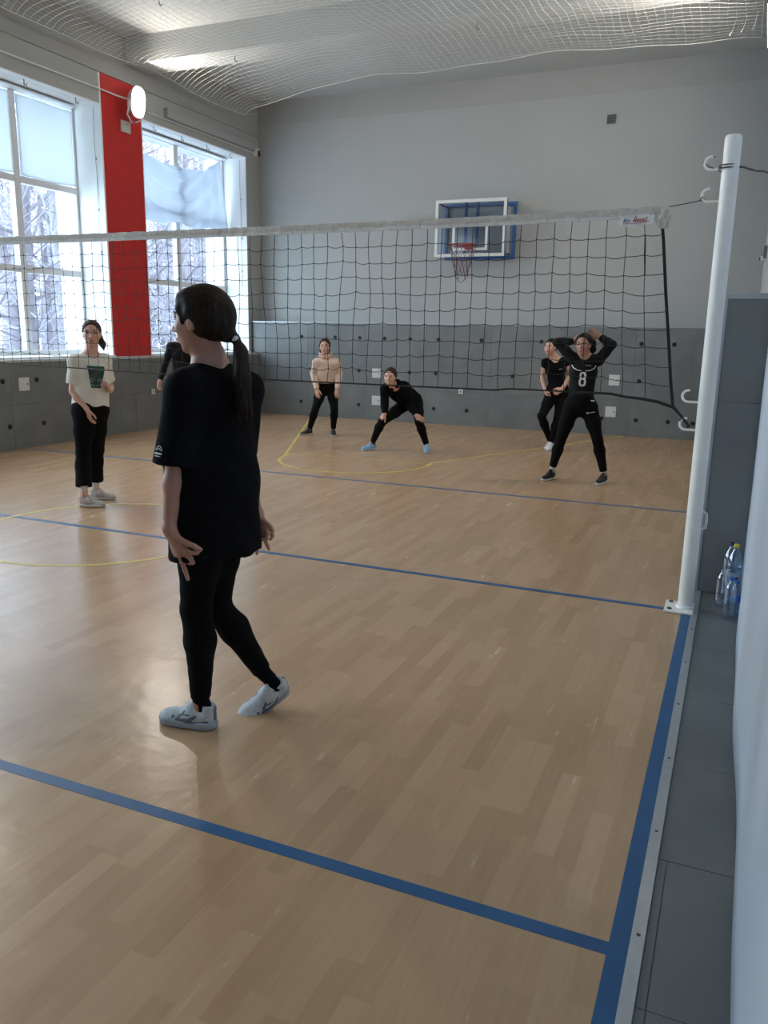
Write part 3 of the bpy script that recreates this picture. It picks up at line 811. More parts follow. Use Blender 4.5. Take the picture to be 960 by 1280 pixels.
bottle(.285, .10, .03, .20, 'short bottle with a blue label against the right wall', BC, PETB, BL)
# printed marks on the big bottle's label
bm = MB()
for a, z0, hh in ((-1.75, .165, .012), (-1.2, .160, .03), (-1.05, .160, .03)):
    c = Vector((.262 + .0455 * math.cos(a), .26 + .0455 * math.sin(a), z0 + hh / 2))
    bm.obox(c, ((-math.sin(a), math.cos(a), 0), (math.cos(a), math.sin(a), 0), (0, 0, 1)), (.005, .0006, hh / 2))
lb = [o for o in bpy.data.objects if o.name.startswith('paper_label')][0]
mk = bm.build('printed_mark', TB, lb.parent); mk.matrix_parent_inverse = Matrix.Translation(-Vector((.262, .26, 0)))

# ------------------------------------------------------------------ outside: snow, woods
SNOW = mat('snow', (.82, .85, .9), .8, noise=(.6, .04), bump=(2, .4))
BARK = mat('frosted_bark', (.17, .155, .18), .9, noise=(6, .3))
FROST = mat('frosted_twigs', (.31, .30, .35), .9)
def gnd(u, v):
    x = -9.7 - 70 * u; y = -30 + 120 * v
    return (x, y, -.25 + .25 * math.sin(x * .5) * math.sin(y * .37) + 1.2 * u)
tag(MB().grid(gnd, 40, 60).build('ground_outside', SNOW, smooth=True), kind=S, label='snow covered ground beyond the windows')
def tree_proto(seed, h):
    rr = random.Random(seed); tr = MB(); tw = MB()
    bend = rr.uniform(-.6, .6)
    def trunk(t): return Vector((bend * t * t + .15 * math.sin(t * 5 + seed), .3 * math.sin(t * 3 + seed), h * t))
    r0 = rr.uniform(.13, .24)
    tr.tube([trunk(k / 12) for k in range(13)], [r0 * (1 - .8 * k / 12) for k in range(13)], 8)
    def branch(p, d, L_, r, lev):
        pts = [p]; dd = Vector(d)
        for k in range(5):
            dd = (dd + Vector((rr.uniform(-.3, .3), rr.uniform(-.3, .3), rr.uniform(-.12, .22)))).normalized()
            pts.append(pts[-1] + dd * L_ / 5)
        (tr if lev == 0 else tw).tube(pts, [r * (1 - .75 * k / 5) for k in range(6)], 5 if lev == 0 else 3, False)
        if lev < 2:
            for k in range(5 if lev == 0 else 4):
                q = pts[1 + k % 5]
                branch(q, (dd + Vector((rr.uniform(-1, 1), rr.uniform(-1, 1), rr.uniform(-.5, .8)))).normalized(), L_ * rr.uniform(.35, .6), r * .45, lev + 1)
    for k in range(23):
        t = .10 + .86 * k / 23; a = rr.uniform(0, 6.28)
        branch(trunk(t), (math.cos(a), math.sin(a), rr.uniform(.1, .8)), h * (.30 - .18 * t) * rr.uniform(.7, 1.2), .055 * (1 - .6 * t), 0)
    root = empty('bare_tree', (0, 0, 0))
    tr.build('trunk', BARK, root, smooth=True); o = tw.build('twigs', FROST, root); o['kind'] = 'stuff'
    return root
protos = [tree_proto(s, h) for s, h in ((11, 9.5), (23, 11), (37, 8), (51, 12))]
rt = random.Random(5); spots = []
while len(spots) < 64:
    d = rt.uniform(3.6, 30) if len(spots) > 12 else rt.uniform(3.2, 8)
    x = XG - d; sl = rt.uniform(.80, 1.62)
    y = -4.96 + (0.16 - x) * sl
    if all((x - a) ** 2 + (y - b_) ** 2 > 1.3 for a, b_ in spots): spots.append((x, y))
for i, (x, y) in enumerate(spots):
    o = protos[i] if i < 4 else copy_tree(protos[i % 4])
    o.location = (x, y, -.3 + 1.2 * (-9.7 - x) / 70); o.rotation_euler = (0, 0, rt.uniform(0, 6.28)); o.scale = [rt.uniform(.8, 1.25)] * 3
    tag(o, 'frosted leafless tree in the snowy woods beyond the windows', 'tree', 'bare trees outside the windows')
# low white wall of a neighbouring building, lit by the sky, seen through the right panes is the outer reveal itself

# ------------------------------------------------------------------ people: smooth bodies from blended distance fields
def nrm(a): a = np.asarray(a, float); return a / (np.linalg.norm(a) + 1e-12)
class Field:
    def __init__(s): s.p = []
    def add(s, lo, hi, f, k, op='u'): s.p.append((np.array(lo), np.array(hi), f, k, op)); return s
    def cone(s, a, b, ra, rb, k=.02, flat=None, op='u', cut=()):
        """tapered capsule a->b; flat=(direction, factor) squeezes it; cut=[(point, normal)] trims it"""
        a = np.array(a, float); b = np.array(b, float); ab = b - a; L2 = max(ab @ ab, 1e-12)
        r = max(ra, rb) * 1.02
        if flat is not None:
            fd = nrm(flat[0]); fs = 1 / flat[1] - 1
            ab2 = ab + fd * (ab @ fd) * fs; L2 = max(ab2 @ ab2, 1e-12)
            r *= max(1, flat[1])
        cut = [(np.array(c, float), nrm(n)) for c, n in cut]
        def f(P):
            Q = P - a
            if flat is not None:
                Q = Q + (Q @ fd)[..., None] * (fd * fs); t = np.clip((Q @ ab2) / L2, 0, 1); d = np.linalg.norm(Q - t[..., None] * ab2, axis=-1)
            else:
                t = np.clip((Q @ ab) / L2, 0, 1); d = np.linalg.norm(Q - t[..., None] * ab, axis=-1)
            d = d - (ra + (rb - ra) * t)
            for c, n in cut: d = np.maximum(d, (P - c) @ n)
            return d
        return s.add(np.minimum(a, b) - r, np.maximum(a, b) + r, f, k, op)
    def chain(s, pts, rs, k=.02, kk=.01, **q):
        for i in range(len(pts) - 1): s.cone(pts[i], pts[i + 1], rs[i], rs[i + 1], k if i == 0 else kk, **q)
        return s
    def ell(s, c, r, A=None, k=.02, op='u'):
        """ellipsoid; A rows = axes"""
        c = np.array(c, float); r = np.array(r, float); A = np.eye(3) if A is None else np.array(A, float)
        ext = np.sqrt(((A * r[:, None]) ** 2).sum(0))
        def f(P):
            q = (P - c) @ A.T; k0 = np.linalg.norm(q / r, axis=-1); k1 = np.linalg.norm(q / r ** 2, axis=-1) + 1e-9
            return k0 * (k0 - 1) / k1
        return s.add(c - ext, c + ext, f, k, op)
    def plane(s, c, n, k=.004):
        """keep the side opposite to n"""
        c = np.array(c, float); n = nrm(n)
        s.p.append((None, None, lambda P: (P - c) @ n, k, 'i')); return s
    def warp(s, f): s.p.append((None, None, f, 0, 'w')); return s
    def keep(s, caps):
        """keep only what lies inside a union of capsules [(a, b, ra, rb)]"""
        caps = [(np.array(a, float), np.array(b, float), ra, rb) for a, b, ra, rb in caps]
        def f(P):
            o = None
            for a, b, ra, rb in caps:
                ab = b - a; t = np.clip(((P - a) @ ab) / max(ab @ ab, 1e-12), 0, 1); d = np.linalg.norm(P - a - t[..., None] * ab, axis=-1) - (ra + (rb - ra) * t)
                o = d if o is None else np.minimum(o, d)
            return o
        s.p.append((None, None, f, .0015, 'i')); return s
    def mesh(s, h):
        us = [p for p in s.p if p[4] == 'u']
        lo = np.min([p[0] for p in us], 0) - 3 * h; hi = np.max([p[1] for p in us], 0) + 3 * h
        n = np.ceil((hi - lo) / h).astype(int) + 1
        D = np.full(n, 0.5, np.float32)
        ax = [lo[i] + h * np.arange(n[i]) for i in range(3)]
        def grid(sl): return np.stack(np.meshgrid(*[ax[i][sl[i]] for i in range(3)], indexing='ij'), -1)
        for a, b, f, k, op in s.p:
            if op in 'ui' and a is None or op == 'w':
                for x0 in range(0, n[0], 24):
                    sl = (slice(x0, min(x0 + 24, n[0])), slice(0, n[1]), slice(0, n[2]))
                    d0 = D[sl]; m = (np.abs(d0) < .1) if op == 'w' else (d0 < .1)
                    if not m.any(): continue
                    P = grid(sl)[m]; v = f(P)
                    if op == 'w': d0[m] = d0[m] + v
                    else: d0[m] = -smin(-d0[m], -v, k)
                continue
            mg = k + 4 * h
            i0 = np.clip(np.floor((a - mg - lo) / h).astype(int), 0, n); i1 = np.clip(np.ceil((b + mg - lo) / h).astype(int) + 1, 0, n)
            if (i1 <= i0).any(): continue
            sl = tuple(slice(i0[i], i1[i]) for i in range(3))
            v = f(grid(sl)).astype(np.float32)
            D[sl] = smin(D[sl], v, k) if op == 'u' else -smin(-D[sl], v, k)
        return nets(D, lo, h)
def smin(a, b, k):
    if k <= 0: return np.minimum(a, b)
    q = np.maximum(k - np.abs(a - b), 0) / k
    return np.minimum(a, b) - q * q * k * .25
def nets(D, lo, h):
    """surface nets"""
    D[0] = D[-1] = .5; D[:, 0] = D[:, -1] = .5; D[:, :, 0] = D[:, :, -1] = .5
    I = D < 0; n = np.array(D.shape)
    c = np.zeros(n - 1, np.uint8)
    for i in (0, 1):
        for j in (0, 1):
            for k in (0, 1): c += I[i:n[0] - 1 + i, j:n[1] - 1 + j, k:n[2] - 1 + k]
    ci = np.argwhere((c > 0) & (c < 8)); idx = np.full(n - 1, -1, np.int32); idx[tuple(ci.T)] = np.arange(len(ci))
    acc = np.zeros((len(ci), 3)); cnt = np.zeros(len(ci))
    cor = [(i, j, k) for i in (0, 1) for j in (0, 1) for k in (0, 1)]
    val = {q: D[ci[:, 0] + q[0], ci[:, 1] + q[1], ci[:, 2] + q[2]].astype(float) for q in cor}
    for q in cor:
        for a in range(3):
            if q[a]: continue
            e = list(q); e[a] = 1; e = tuple(e); v0, v1 = val[q], val[e]; m = (v0 < 0) != (v1 < 0)
            t = v0[m] / (v0[m] - v1[m]); p = np.tile(np.array(q, float), (m.sum(), 1)); p[:, a] = t
            acc[m] += p; cnt[m] += 1
    V = lo + h * (ci + acc / cnt[:, None])
    F = []
    for a in range(3):
        b, c_ = (a + 1) % 3, (a + 2) % 3
        s0 = [slice(1, n[i] - 1) for i in range(3)]; s1 = list(s0); s0[a] = slice(0, n[a] - 1); s1[a] = slice(1, n[a])
        A, B = I[tuple(s0)], I[tuple(s1)]; w = np.argwhere(A != B)
        if not len(w): continue
        ins = A[tuple(w.T)]; off = np.ones(3, int); off[a] = 0; g = w + off
        def at(db, dc):
            q = g.copy(); q[:, b] += db; q[:, c_] += dc; return idx[tuple(q.T)]
        q = np.stack([at(-1, -1), at(0, -1), at(0, 0), at(-1, 0)], 1)
        q[~ins] = q[~ins][:, ::-1]
        F.append(q)
    return V, np.concatenate(F)
def fmesh(name, field, h, m, parent=None, relax=1):
    V, F = field.mesh(h)
    me = bpy.data.meshes.new(name)
    me.vertices.add(len(V)); me.loops.add(F.size); me.polygons.add(len(F))
    if relax:
        e = np.concatenate([F[:, [i, (i + 1) % 4]] for i in range(4)])
        for _ in range(relax):
            s_ = np.zeros_like(V); c = np.zeros(len(V)); np.add.at(s_, e[:, 0], V[e[:, 1]]); np.add.at(c, e[:, 0], 1); np.add.at(s_, e[:, 1], V[e[:, 0]]); np.add.at(c, e[:, 1], 1)
            V = V * .5 + s_ / c[:, None] * .5
    me.vertices.foreach_set('co', V.astype(np.float32).ravel())
    me.loops.foreach_set('vertex_index', F.astype(np.int32).ravel())
    me.polygons.foreach_set('loop_start', np.arange(0, F.size, 4, dtype=np.int32))
    me.polygons.foreach_set('use_smooth', np.ones(len(F), bool))
    me.update(calc_edges=True); me.validate()
    me.materials.append(m)
    o = bpy.data.objects.new(name, me); COL.objects.link(o); o.parent = parent
    return o

SKIN = mat('skin', (.47, .255, .185), .5, noise=(25, .06), sss=.12, bump=(180, .05))
SKIN2 = mat('fair_skin', (.62, .36, .27), .5, noise=(25, .06), sss=.12)
BLK = mat('black_cotton', (.0052, .0054, .0072), .95, noise=(30, .2), bump=(240, .2), spec=.12)
LEG = mat('black_leggings', (.0045, .0045, .0055), .9, bump=(300, .1), spec=.14)
JER = mat('black_jersey', (.0065, .0065, .008), .8, bump=(200, .1), spec=.22)
CREAM = mat('cream_cotton', (.74, .72, .63), .9, bump=(150, .2), noise=(14, .05))
BEIGE = mat('beige_fleece', (.72, .55, .46), .95, bump=(150, .3), noise=(14, .06))
WSOCK = mat('white_sock', (.66, .66, .66), .9, bump=(200, .4))
LIP = mat('lips', (.36, .12, .11), .45); EYEW = mat('eye_white', (.62, .60, .58), .25); IRIS = mat('dark_iris', (.03, .02, .015), .2); BROW = mat('dark_brow', (.05, .032, .025), .8)
HAIRB = hair_material('black_brown_hair', (.008, .005, .004), (.035, .022, .016))
HAIRM = hair_material('brown_hair', (.022, .013, .009), (.08, .05, .034))
HAIRK = hair_material('black_hair', (.005, .004, .004), (.02, .014, .012))

def frame3(fwd, up=(0, 0, 1)):
    f = nrm(fwd); u = nrm(np.array(up, float) - f * (np.array(up) @ f)); r = np.cross(f, u)
    return np.array([r, f, u])
def head_skin(F, c, A, s):
    L = lambda x, y, z: c + s * (x * A[0] + y * A[1] + z * A[2])
    F.ell(L(0, -.06, .13), np.array((.325, .40, .36)) * s, A, .02)
    F.ell(L(0, .10, -.08), np.array((.275, .28, .32)) * s, A, .03 * s / .24)
    F.ell(L(0, .12, -.27), np.array((.22, .22, .17)) * s, A, .03)
    F.ell(L(0, .25, -.415), np.array((.095, .085, .075)) * s, A, .02)
    F.cone(L(-.15, .325, .10), L(.15, .325, .10), .045 * s, .045 * s, .012)
    for x in (-1, 1):
        F.ell(L(.155 * x, .24, -.10), np.array((.11, .10, .11)) * s, A, .02)
        F.ell(L(.14 * x, .385, .03), np.array((.075, .05, .045)) * s, A, .012, 's')
        F.ell(L(.318 * x, .0, -.07), np.array((.034, .068, .105)) * s, A, .006); F.ell(L(.352 * x, .015, -.06), np.array((.016, .034, .055)) * s, A, .004, 's')
    F.cone(L(0, .35, .04), L(0, .455, -.12), .026 * s, .046 * s, .012)
    F.ell(L(.045, .405, -.14), np.array((.035, .04, .03)) * s, A, .006); F.ell(L(-.045, .405, -.14), np.array((.035, .04, .03)) * s, A, .006)
    F.ell(L(0, .355, -.265), np.array((.10, .055, .06)) * s, A, .012)
    return L
def face_parts(L, A, s, body, smile=0, h=.0022):
    for x in (-1, 1):
        F = Field().ell(L(.14 * x, .318, .03), np.array((.052, .04, .03)) * s, A, 0); e = fmesh('eye', F, h * .8, EYEW, body, 0)
        e.matrix_parent_inverse = body.matrix_world.inverted()
        F = Field().ell(L(.14 * x, .347, .03), np.array((.025, .016, .027)) * s, A, 0); i = fmesh('iris', F, h * .6, IRIS, body, 0)
        b = MB().tube([L(.07 * x, .372, .105), L(.14 * x, .365, .135), L(.215 * x, .315, .115)], [.012 * s, .016 * s, .006 * s], 6).build('eyebrow', BROW, body, smooth=True)
        b = MB().tube([L(.085 * x, .355, .045), L(.14 * x, .362, .064), L(.20 * x, .325, .045)], [.005 * s, .009 * s, .005 * s], 5).build('eyelid', BROW, body)
    zc = -.265 + .03 * smile
    pts = [L(-.10 - .02 * smile, .345, zc + .015 * smile), L(-.05, .395, -.262), L(0, .412, -.272), L(.05, .395, -.262), L(.10 + .02 * smile, .345, zc + .015 * smile)]
    MB().tube(pts, [.008 * s, .026 * s, .030 * s, .026 * s, .008 * s], 8).build('lips', LIP, body, smooth=True)
def hand(F, w, tip, palm, thumb, s=1.0, curl=.5, spread=1.0, k=.006):
    """w wrist, tip direction point, palm = way the palm faces, thumb = thumb side"""
    w = np.array(w, float); d = nrm(np.array(tip) - w); n = nrm(np.array(palm) - d * (np.array(palm) @ d)); t = nrm(np.array(thumb, float) - d * (np.array(thumb) @ d)); t = nrm(t - n * (t @ n))
    A = np.array([t, d, n])
    F.ell(w + d * .048 * s, np.array((.040, .055, .017)) * s, A, .018)
    for o, L_, c in ((.029, .070, 0), (.010, .078, .03), (-.010, .073, .06), (-.029, .057, .1)):
        p = w + (d * (.088 - abs(o - .005) * .25) + t * o) * s; a = c; dd = nrm(d + t * o * 3 * spread); pts = [w + (d * .045 + t * o * .8) * s, p]
        for q in (.45, .31, .26):
            a += curl * .8
            p = p + (dd * math.cos(a) + n * math.sin(a)) * L_ * q * s; pts.append(p)
        F.chain(pts, [.010 * s, .0095 * s, .0088 * s, .008 * s, .0068 * s], k, .003)
    p0 = w + (d * .022 + t * .024 + n * .004) * s; p1 = p0 + (d * .035 + t * .026 + n * .010) * s; p2 = p1 + (d * .030 + t * .010 + n * .010 * (1 + curl)) * s; p3 = p2 + (d * .024 + n * .012 * curl) * s
    F.chain([p0, p1, p2, p3], [.014 * s, .0115 * s, .0098 * s, .0075 * s], k, .004)

def shoe(root, heel, toe, L_, kind, side, h=.005, upv=(0, 0, 1), socked=None, ank=None):
    """heel and toe: ground points of the sole; kinds give colours"""
    upc, solec, accent = kind
    A = frame3(np.array(toe, float) - np.array(heel, float), upv); r, f, u = A; o = np.array(heel, float); s = L_ / .26
    P = lambda x, y, z: o + s * (x * r + y * f + z * u)
    F = Field()
    F.cone(P(0, .045, .045), P(0, .10, .05), .036 * s, .037 * s, .02); F.cone(P(0, .10, .05), P(.003 * side, .205, .030), .036 * s, .026 * s, .03, flat=(u, .85))
    F.ell(P(.002 * side, .20, .026), np.array((.044, .054, .030)) * s, A, .02)
    F.ell(P(0, .13, .03), np.array((.041, .09, .032)) * s, A, .02)
    F.cone(P(0, .042, .05), P(0, .036, .092), .034 * s, .031 * s, .012)
    F.cone(P(0, .11, .07), P(0, .082, .105), .026 * s, .020 * s, .014)
    F.plane(P(0, .03, .100), u * .9 - f * .25, .006)
    F.ell(P(0, .052, .108), np.array((.023, .034, .022)) * s, A, .006, 's')
    F.plane(P(0, 0, .012), -u)
    up_ = fmesh('upper', F, h, upc, root); 
    G = Field(); G.cone(P(0, .045, .016), P(.003 * side, .205, .016), .042 * s, .047 * s, .0); G.cone(P(0, .045, .016), P(.003 * side, .205, .016), .043 * s, .047 * s, .0)
    G.plane(P(0, 0, .030 if accent is None else .036), u, .006); G.plane(P(0, .0, .001), -u, .004)
    fmesh('sole', G, h, solec, root)
    if accent is not None:
        def over(caps, m=accent, g=.0016):
            G = Field()
            for a, b, fn, k, op in F.p:
                if op == 'u': G.p.append((a, b, (lambda Q, fn=fn: fn(Q) - g), k, op))
                elif op == 'i': G.p.append((a, b, (lambda Q, fn=fn: fn(Q) - g * .5), k, op))
                else: G.p.append((a, b, (lambda Q, fn=fn: fn(Q) + g * .0), k, op))
            G.keep(caps); return fmesh('overlay', G, min(h * .6, .0035), m, root, 1)
        # side overlays: pieces of the upper grown by 2 mm, limited to slanting bands
        for sx in (-1, 1):
            X = sx * .045
            over([(P(X, .060, .070), P(X, .100, .040), .0075, .010), (P(X, .100, .040), P(X, .160, .036), .010, .007), (P(X, .160, .036), P(X * .7, .128, .070), .006, .006), (P(X, .100, .062), P(X * .8, .150, .058), .005, .005)])
            over([(P(X * .9, .030, .030), P(X, .120, .026), .012, .006), (P(X, .120, .026), P(X, .200, .022), .006, .008), (P(X * .8, .006, .035), P(X, .05, .034), .012, .009)])
        over([(P(-.04, .175, .045), P(.04, .175, .045), .007, .007)])
        over([(P(-.04, .075, .085), P(.04, .075, .085), .004, .004)])
        over([(P(-.03, .235, .018), P(.03, .235, .018), .016, .016)])
        over([(P(0, .0, .05), P(0, .0, .11), .016, .013)])
    b = MB()
    for k_ in range(5):
        y = .118 + .017 * k_; z = .086 - .0098 * k_
        b.tube([P(-.022, y - .004, z - .012), P(0, y, z + .002), P(.022, y + .004, z - .012)], .0028 * s, 6)
    b.tube([P(0, .112, .092), P(.02, .12, .088), P(.014, .13, .080)], .002 * s, 5).tube([P(0, .112, .092), P(-.02, .118, .09), P(-.016, .128, .08)], .002 * s, 5)
    b.build('laces', WSOCK if accent is not None else upc, root, smooth=True)
    if socked is not None and ank is not None:
        F = Field(); a = np.array(ank, float); F.cone(P(0, .05, .075), a, .030 * s, .031 * s, .01)
        F.cone(a, a + nrm(socked[1]) * .03, .031 * s, .033 * s, .01, cut=[(a + nrm(socked[1]) * .03, socked[1])])
        fmesh('sock', F, h, socked[0], root)

J = {}
J.update({
 'FG': {'Hc': (-1.712, -2.372, 1.639), 'N': (-1.707, -2.33, 1.5), 'SL': (-1.71, -2.482, 1.386), 'SR': (-1.64, -2.193, 1.37), 'P': (-1.688, -2.354, 0.898), 'HL': (-1.688, -2.429, 0.897), 'HR': (-1.703, -2.29, 0.867), 'KL': (-1.72, -2.452, 0.517), 'KR': (-1.727, -2.308, 0.487), 'AL': (-1.727, -2.432, 0.111), 'AR': (-1.593, -2.158, 0.15), 'hL': (-1.679, -2.387, 0), 'tL': (-1.949, -2.42, 0), 'EL': (-1.73, -2.534, 1.113), 'WL': (-1.735, -2.576, 0.876), 'ER': (-1.691, -2.144, 1.068), 'WR': (-1.619, -2.153, 0.862), 'hR': (-1.517, -2.077, 0.079), 'tR': (-1.637, -2.241, -0.036), 'lt0': (-1.705, -2.578, 0.843), 'lt1': (-1.663, -2.572, 0.825), 'lt2': (-1.634, -2.563, 0.814), 'lt3': (-1.616, -2.549, 0.8), 'li0': (-1.685, -2.564, 0.798), 'li1': (-1.65, -2.562, 0.787), 'li2': (-1.628, -2.558, 0.788), 'li3': (-1.618, -2.551, 0.8), 'lm0': (-1.696, -2.56, 0.783), 'lm1': (-1.659, -2.557, 0.765), 'lm2': (-1.652, -2.552, 0.746), 'lm3': (-1.676, -2.545, 0.738), 'lr0': (-1.71, -2.557, 0.775), 'lr1': (-1.695, -2.559, 0.742), 'lr2': (-1.687, -2.552, 0.707), 'lr3': (-1.68, -2.548, 0.675), 'll0': (-1.733, -2.55, 0.779), 'll1': (-1.723, -2.555, 0.757), 'll2': (-1.712, -2.546, 0.74), 'll3': (-1.702, -2.539, 0.743), 'ri0': (-1.593, -2.133, 0.806), 'ri1': (-1.578, -2.122, 0.785), 'ri2': (-1.567, -2.114, 0.763), 'ri3': (-1.575, -2.12, 0.746), 'rm0': (-1.596, -2.135, 0.799), 'rm1': (-1.58, -2.136, 0.774), 'rm2': (-1.583, -2.138, 0.75), 'rm3': (-1.594, -2.146, 0.747), 'rr0': (-1.607, -2.131, 0.794), 'rr1': (-1.602, -2.127, 0.755), 'rr2': (-1.594, -2.121, 0.727), 'rr3': (-1.586, -2.116, 0.702), 'rl0': (-1.618, -2.139, 0.791), 'rl1': (-1.629, -2.135, 0.75), 'rl2': (-1.632, -2.137, 0.719), 'rl3': (-1.632, -2.137, 0.681), 'rt0': (-1.588, -2.154, 0.835), 'rt1': (-1.567, -2.151, 0.82), 'rt2': (-1.556, -2.143, 0.802), 'rt3': (-1.551, -2.139, 0.788)},
 'P1': {'Hc': (-5.209, 0.819, 1.547), 'N': (-5.235, 0.821, 1.377), 'SR': (-5.293, 0.684, 1.3), 'SL': (-5.169, 0.911, 1.306), 'ER': (-5.313, 0.652, 1.038), 'WR': (-5.181, 0.666, 0.887), 'tipR': (-5.14, 0.678, 0.722), 'EL': (-5.21, 1.01, 1.067), 'WL': (-5.072, 0.865, 1.044), 'tipL': (-5.073, 0.81, 1.119), 'P': (-5.246, 0.784, 0.867), 'HR': (-5.252, 0.709, 0.843), 'HL': (-5.241, 0.858, 0.832), 'KR': (-5.287, 0.704, 0.482), 'KL': (-5.262, 0.852, 0.488), 'AR': (-5.199, 0.594, 0.165), 'AL': (-5.347, 0.895, 0.146), 'hR': (-5.229, 0.542, 0), 'tR': (-4.992, 0.63, 0), 'hL': (-5.443, 0.922, 0), 'tL': (-5.172, 1.025, 0)},
 'P2': {'Hc': (-6.978, 4.543, 1.603), 'N': (-7.035, 4.538, 1.449), 'SR': (-7.142, 4.422, 1.359), 'SL': (-6.888, 4.609, 1.364), 'ER': (-7.238, 4.388, 1.104), 'WR': (-7.26, 4.297, 0.896), 'tipR': (-7.285, 4.266, 0.73), 'EL': (-6.859, 4.668, 1.108), 'WL': (-6.821, 4.621, 0.865), 'tipL': (-6.824, 4.619, 0.73), 'P': (-7.036, 4.525, 0.906), 'HR': (-7.087, 4.462, 0.862), 'HL': (-6.954, 4.56, 0.863), 'KR': (-7.089, 4.423, 0.46), 'KL': (-6.938, 4.535, 0.459), 'AR': (-7.109, 4.445, 0.091), 'AL': (-6.948, 4.564, 0.077), 'hR': (-7.321, 4.716, 0), 'tR': (-6.962, 4.141, 0), 'hL': (-7.133, 4.829, 0), 'tL': (-6.642, 4.238, 0)},
 'P3': {'Hc': (-5.718, 6.321, 1.376), 'N': (-5.73, 6.371, 1.205), 'SR': (-5.836, 6.281, 1.131), 'SL': (-5.574, 6.42, 1.135), 'ER': (-5.913, 6.319, 0.956), 'WR': (-5.817, 6.246, 0.729), 'tipR': (-5.788, 6.216, 0.572), 'EL': (-5.561, 6.506, 0.961), 'WL': (-5.543, 6.391, 0.733), 'tipL': (-5.525, 6.355, 0.575), 'P': (-5.764, 6.466, 0.744), 'HR': (-5.826, 6.422, 0.706), 'HL': (-5.682, 6.498, 0.708), 'KR': (-5.844, 6.243, 0.406), 'KL': (-5.579, 6.383, 0.409), 'AR': (-5.96, 6.272, 0.082), 'AL': (-5.617, 6.419, 0.064), 'hR': (-5.927, 6.289, 0), 'tR': (-6.005, 6.066, 0), 'hL': (-5.716, 6.6, 0), 'tL': (-5.419, 6.029, 0)},
 'P4': {'Hc': (-4.083, 5.066, 1.028), 'N': (-4.076, 5.199, 0.905), 'SR': (-4.195, 5.15, 0.86), 'SL': (-3.985, 5.322, 0.87), 'ER': (-4.2, 5.17, 0.675), 'WR': (-4.166, 5.097, 0.531), 'tipR': (-4.228, 5.082, 0.432), 'EL': (-3.929, 5.432, 0.638), 'WL': (-3.797, 5.313, 0.512), 'tipL': (-3.7, 5.309, 0.453), 'P': (-3.993, 5.622, 0.665), 'HR': (-4.05, 5.555, 0.633), 'HL': (-3.927, 5.671, 0.631), 'KR': (-4.21, 5.122, 0.418), 'KL': (-3.761, 5.349, 0.413), 'AR': (-4.401, 5.239, 0.113), 'AL': (-3.71, 5.521, 0.078), 'hR': (-4.42, 5.368, -0), 'tR': (-4.531, 5.166, 0), 'hL': (-3.72, 5.554, 0), 'tL': (-3.468, 5.062, 0)},
 'P6': {'Hc': (-1.415, 4.151, 1.515), 'N': (-1.403, 4.203, 1.399), 'SR': (-1.522, 4.152, 1.362), 'SL': (-1.252, 4.199, 1.351), 'ER': (-1.693, 4.123, 1.53), 'WR': (-1.547, 4.27, 1.542), 'tipR': (-1.437, 4.329, 1.578), 'EL': (-1.126, 4.241, 1.516), 'WL': (-1.272, 4.317, 1.599), 'tipL': (-1.387, 4.318, 1.64), 'P': (-1.411, 4.172, 0.85), 'HR': (-1.502, 4.156, 0.811), 'HL': (-1.307, 4.19, 0.818), 'KR': (-1.59, 4.09, 0.445), 'KL': (-1.19, 4.159, 0.482), 'AR': (-1.677, 4.176, 0.116), 'AL': (-1.101, 4.225, 0.093), 'hR': (-1.686, 4.384, 0), 'tR': (-1.787, 4.001, 0), 'hL': (-1.063, 4.374, 0), 'tL': (-1.138, 3.944, -0)},
 'P5': {'Hc': (-2.285, 6.572, 1.442), 'N': (-2.236, 6.623, 1.305), 'SR': (-2.347, 6.58, 1.23), 'SL': (-2.087, 6.685, 1.246), 'ER': (-2.391, 6.632, 1.025), 'WR': (-2.329, 6.553, 0.852), 'tipR': (-2.27, 6.524, 0.732), 'EL': (-2.008, 6.691, 1.049), 'WL': (-2.078, 6.534, 0.875), 'tipL': (-2.152, 6.477, 0.819), 'P': (-2.17, 6.668, 0.83), 'HR': (-2.238, 6.623, 0.795), 'HL': (-2.097, 6.714, 0.796), 'KR': (-2.335, 6.48, 0.473), 'KL': (-2.128, 6.585, 0.453), 'AR': (-2.239, 6.725, 0.109), 'AL': (-2.193, 6.581, 0.047), 'hR': (-2.274, 6.975, 0), 'tR': (-2.286, 6.676, 0), 'hL': (-2.139, 6.392, 0), 'tL': (-2.15, 6.078, 0)},
})


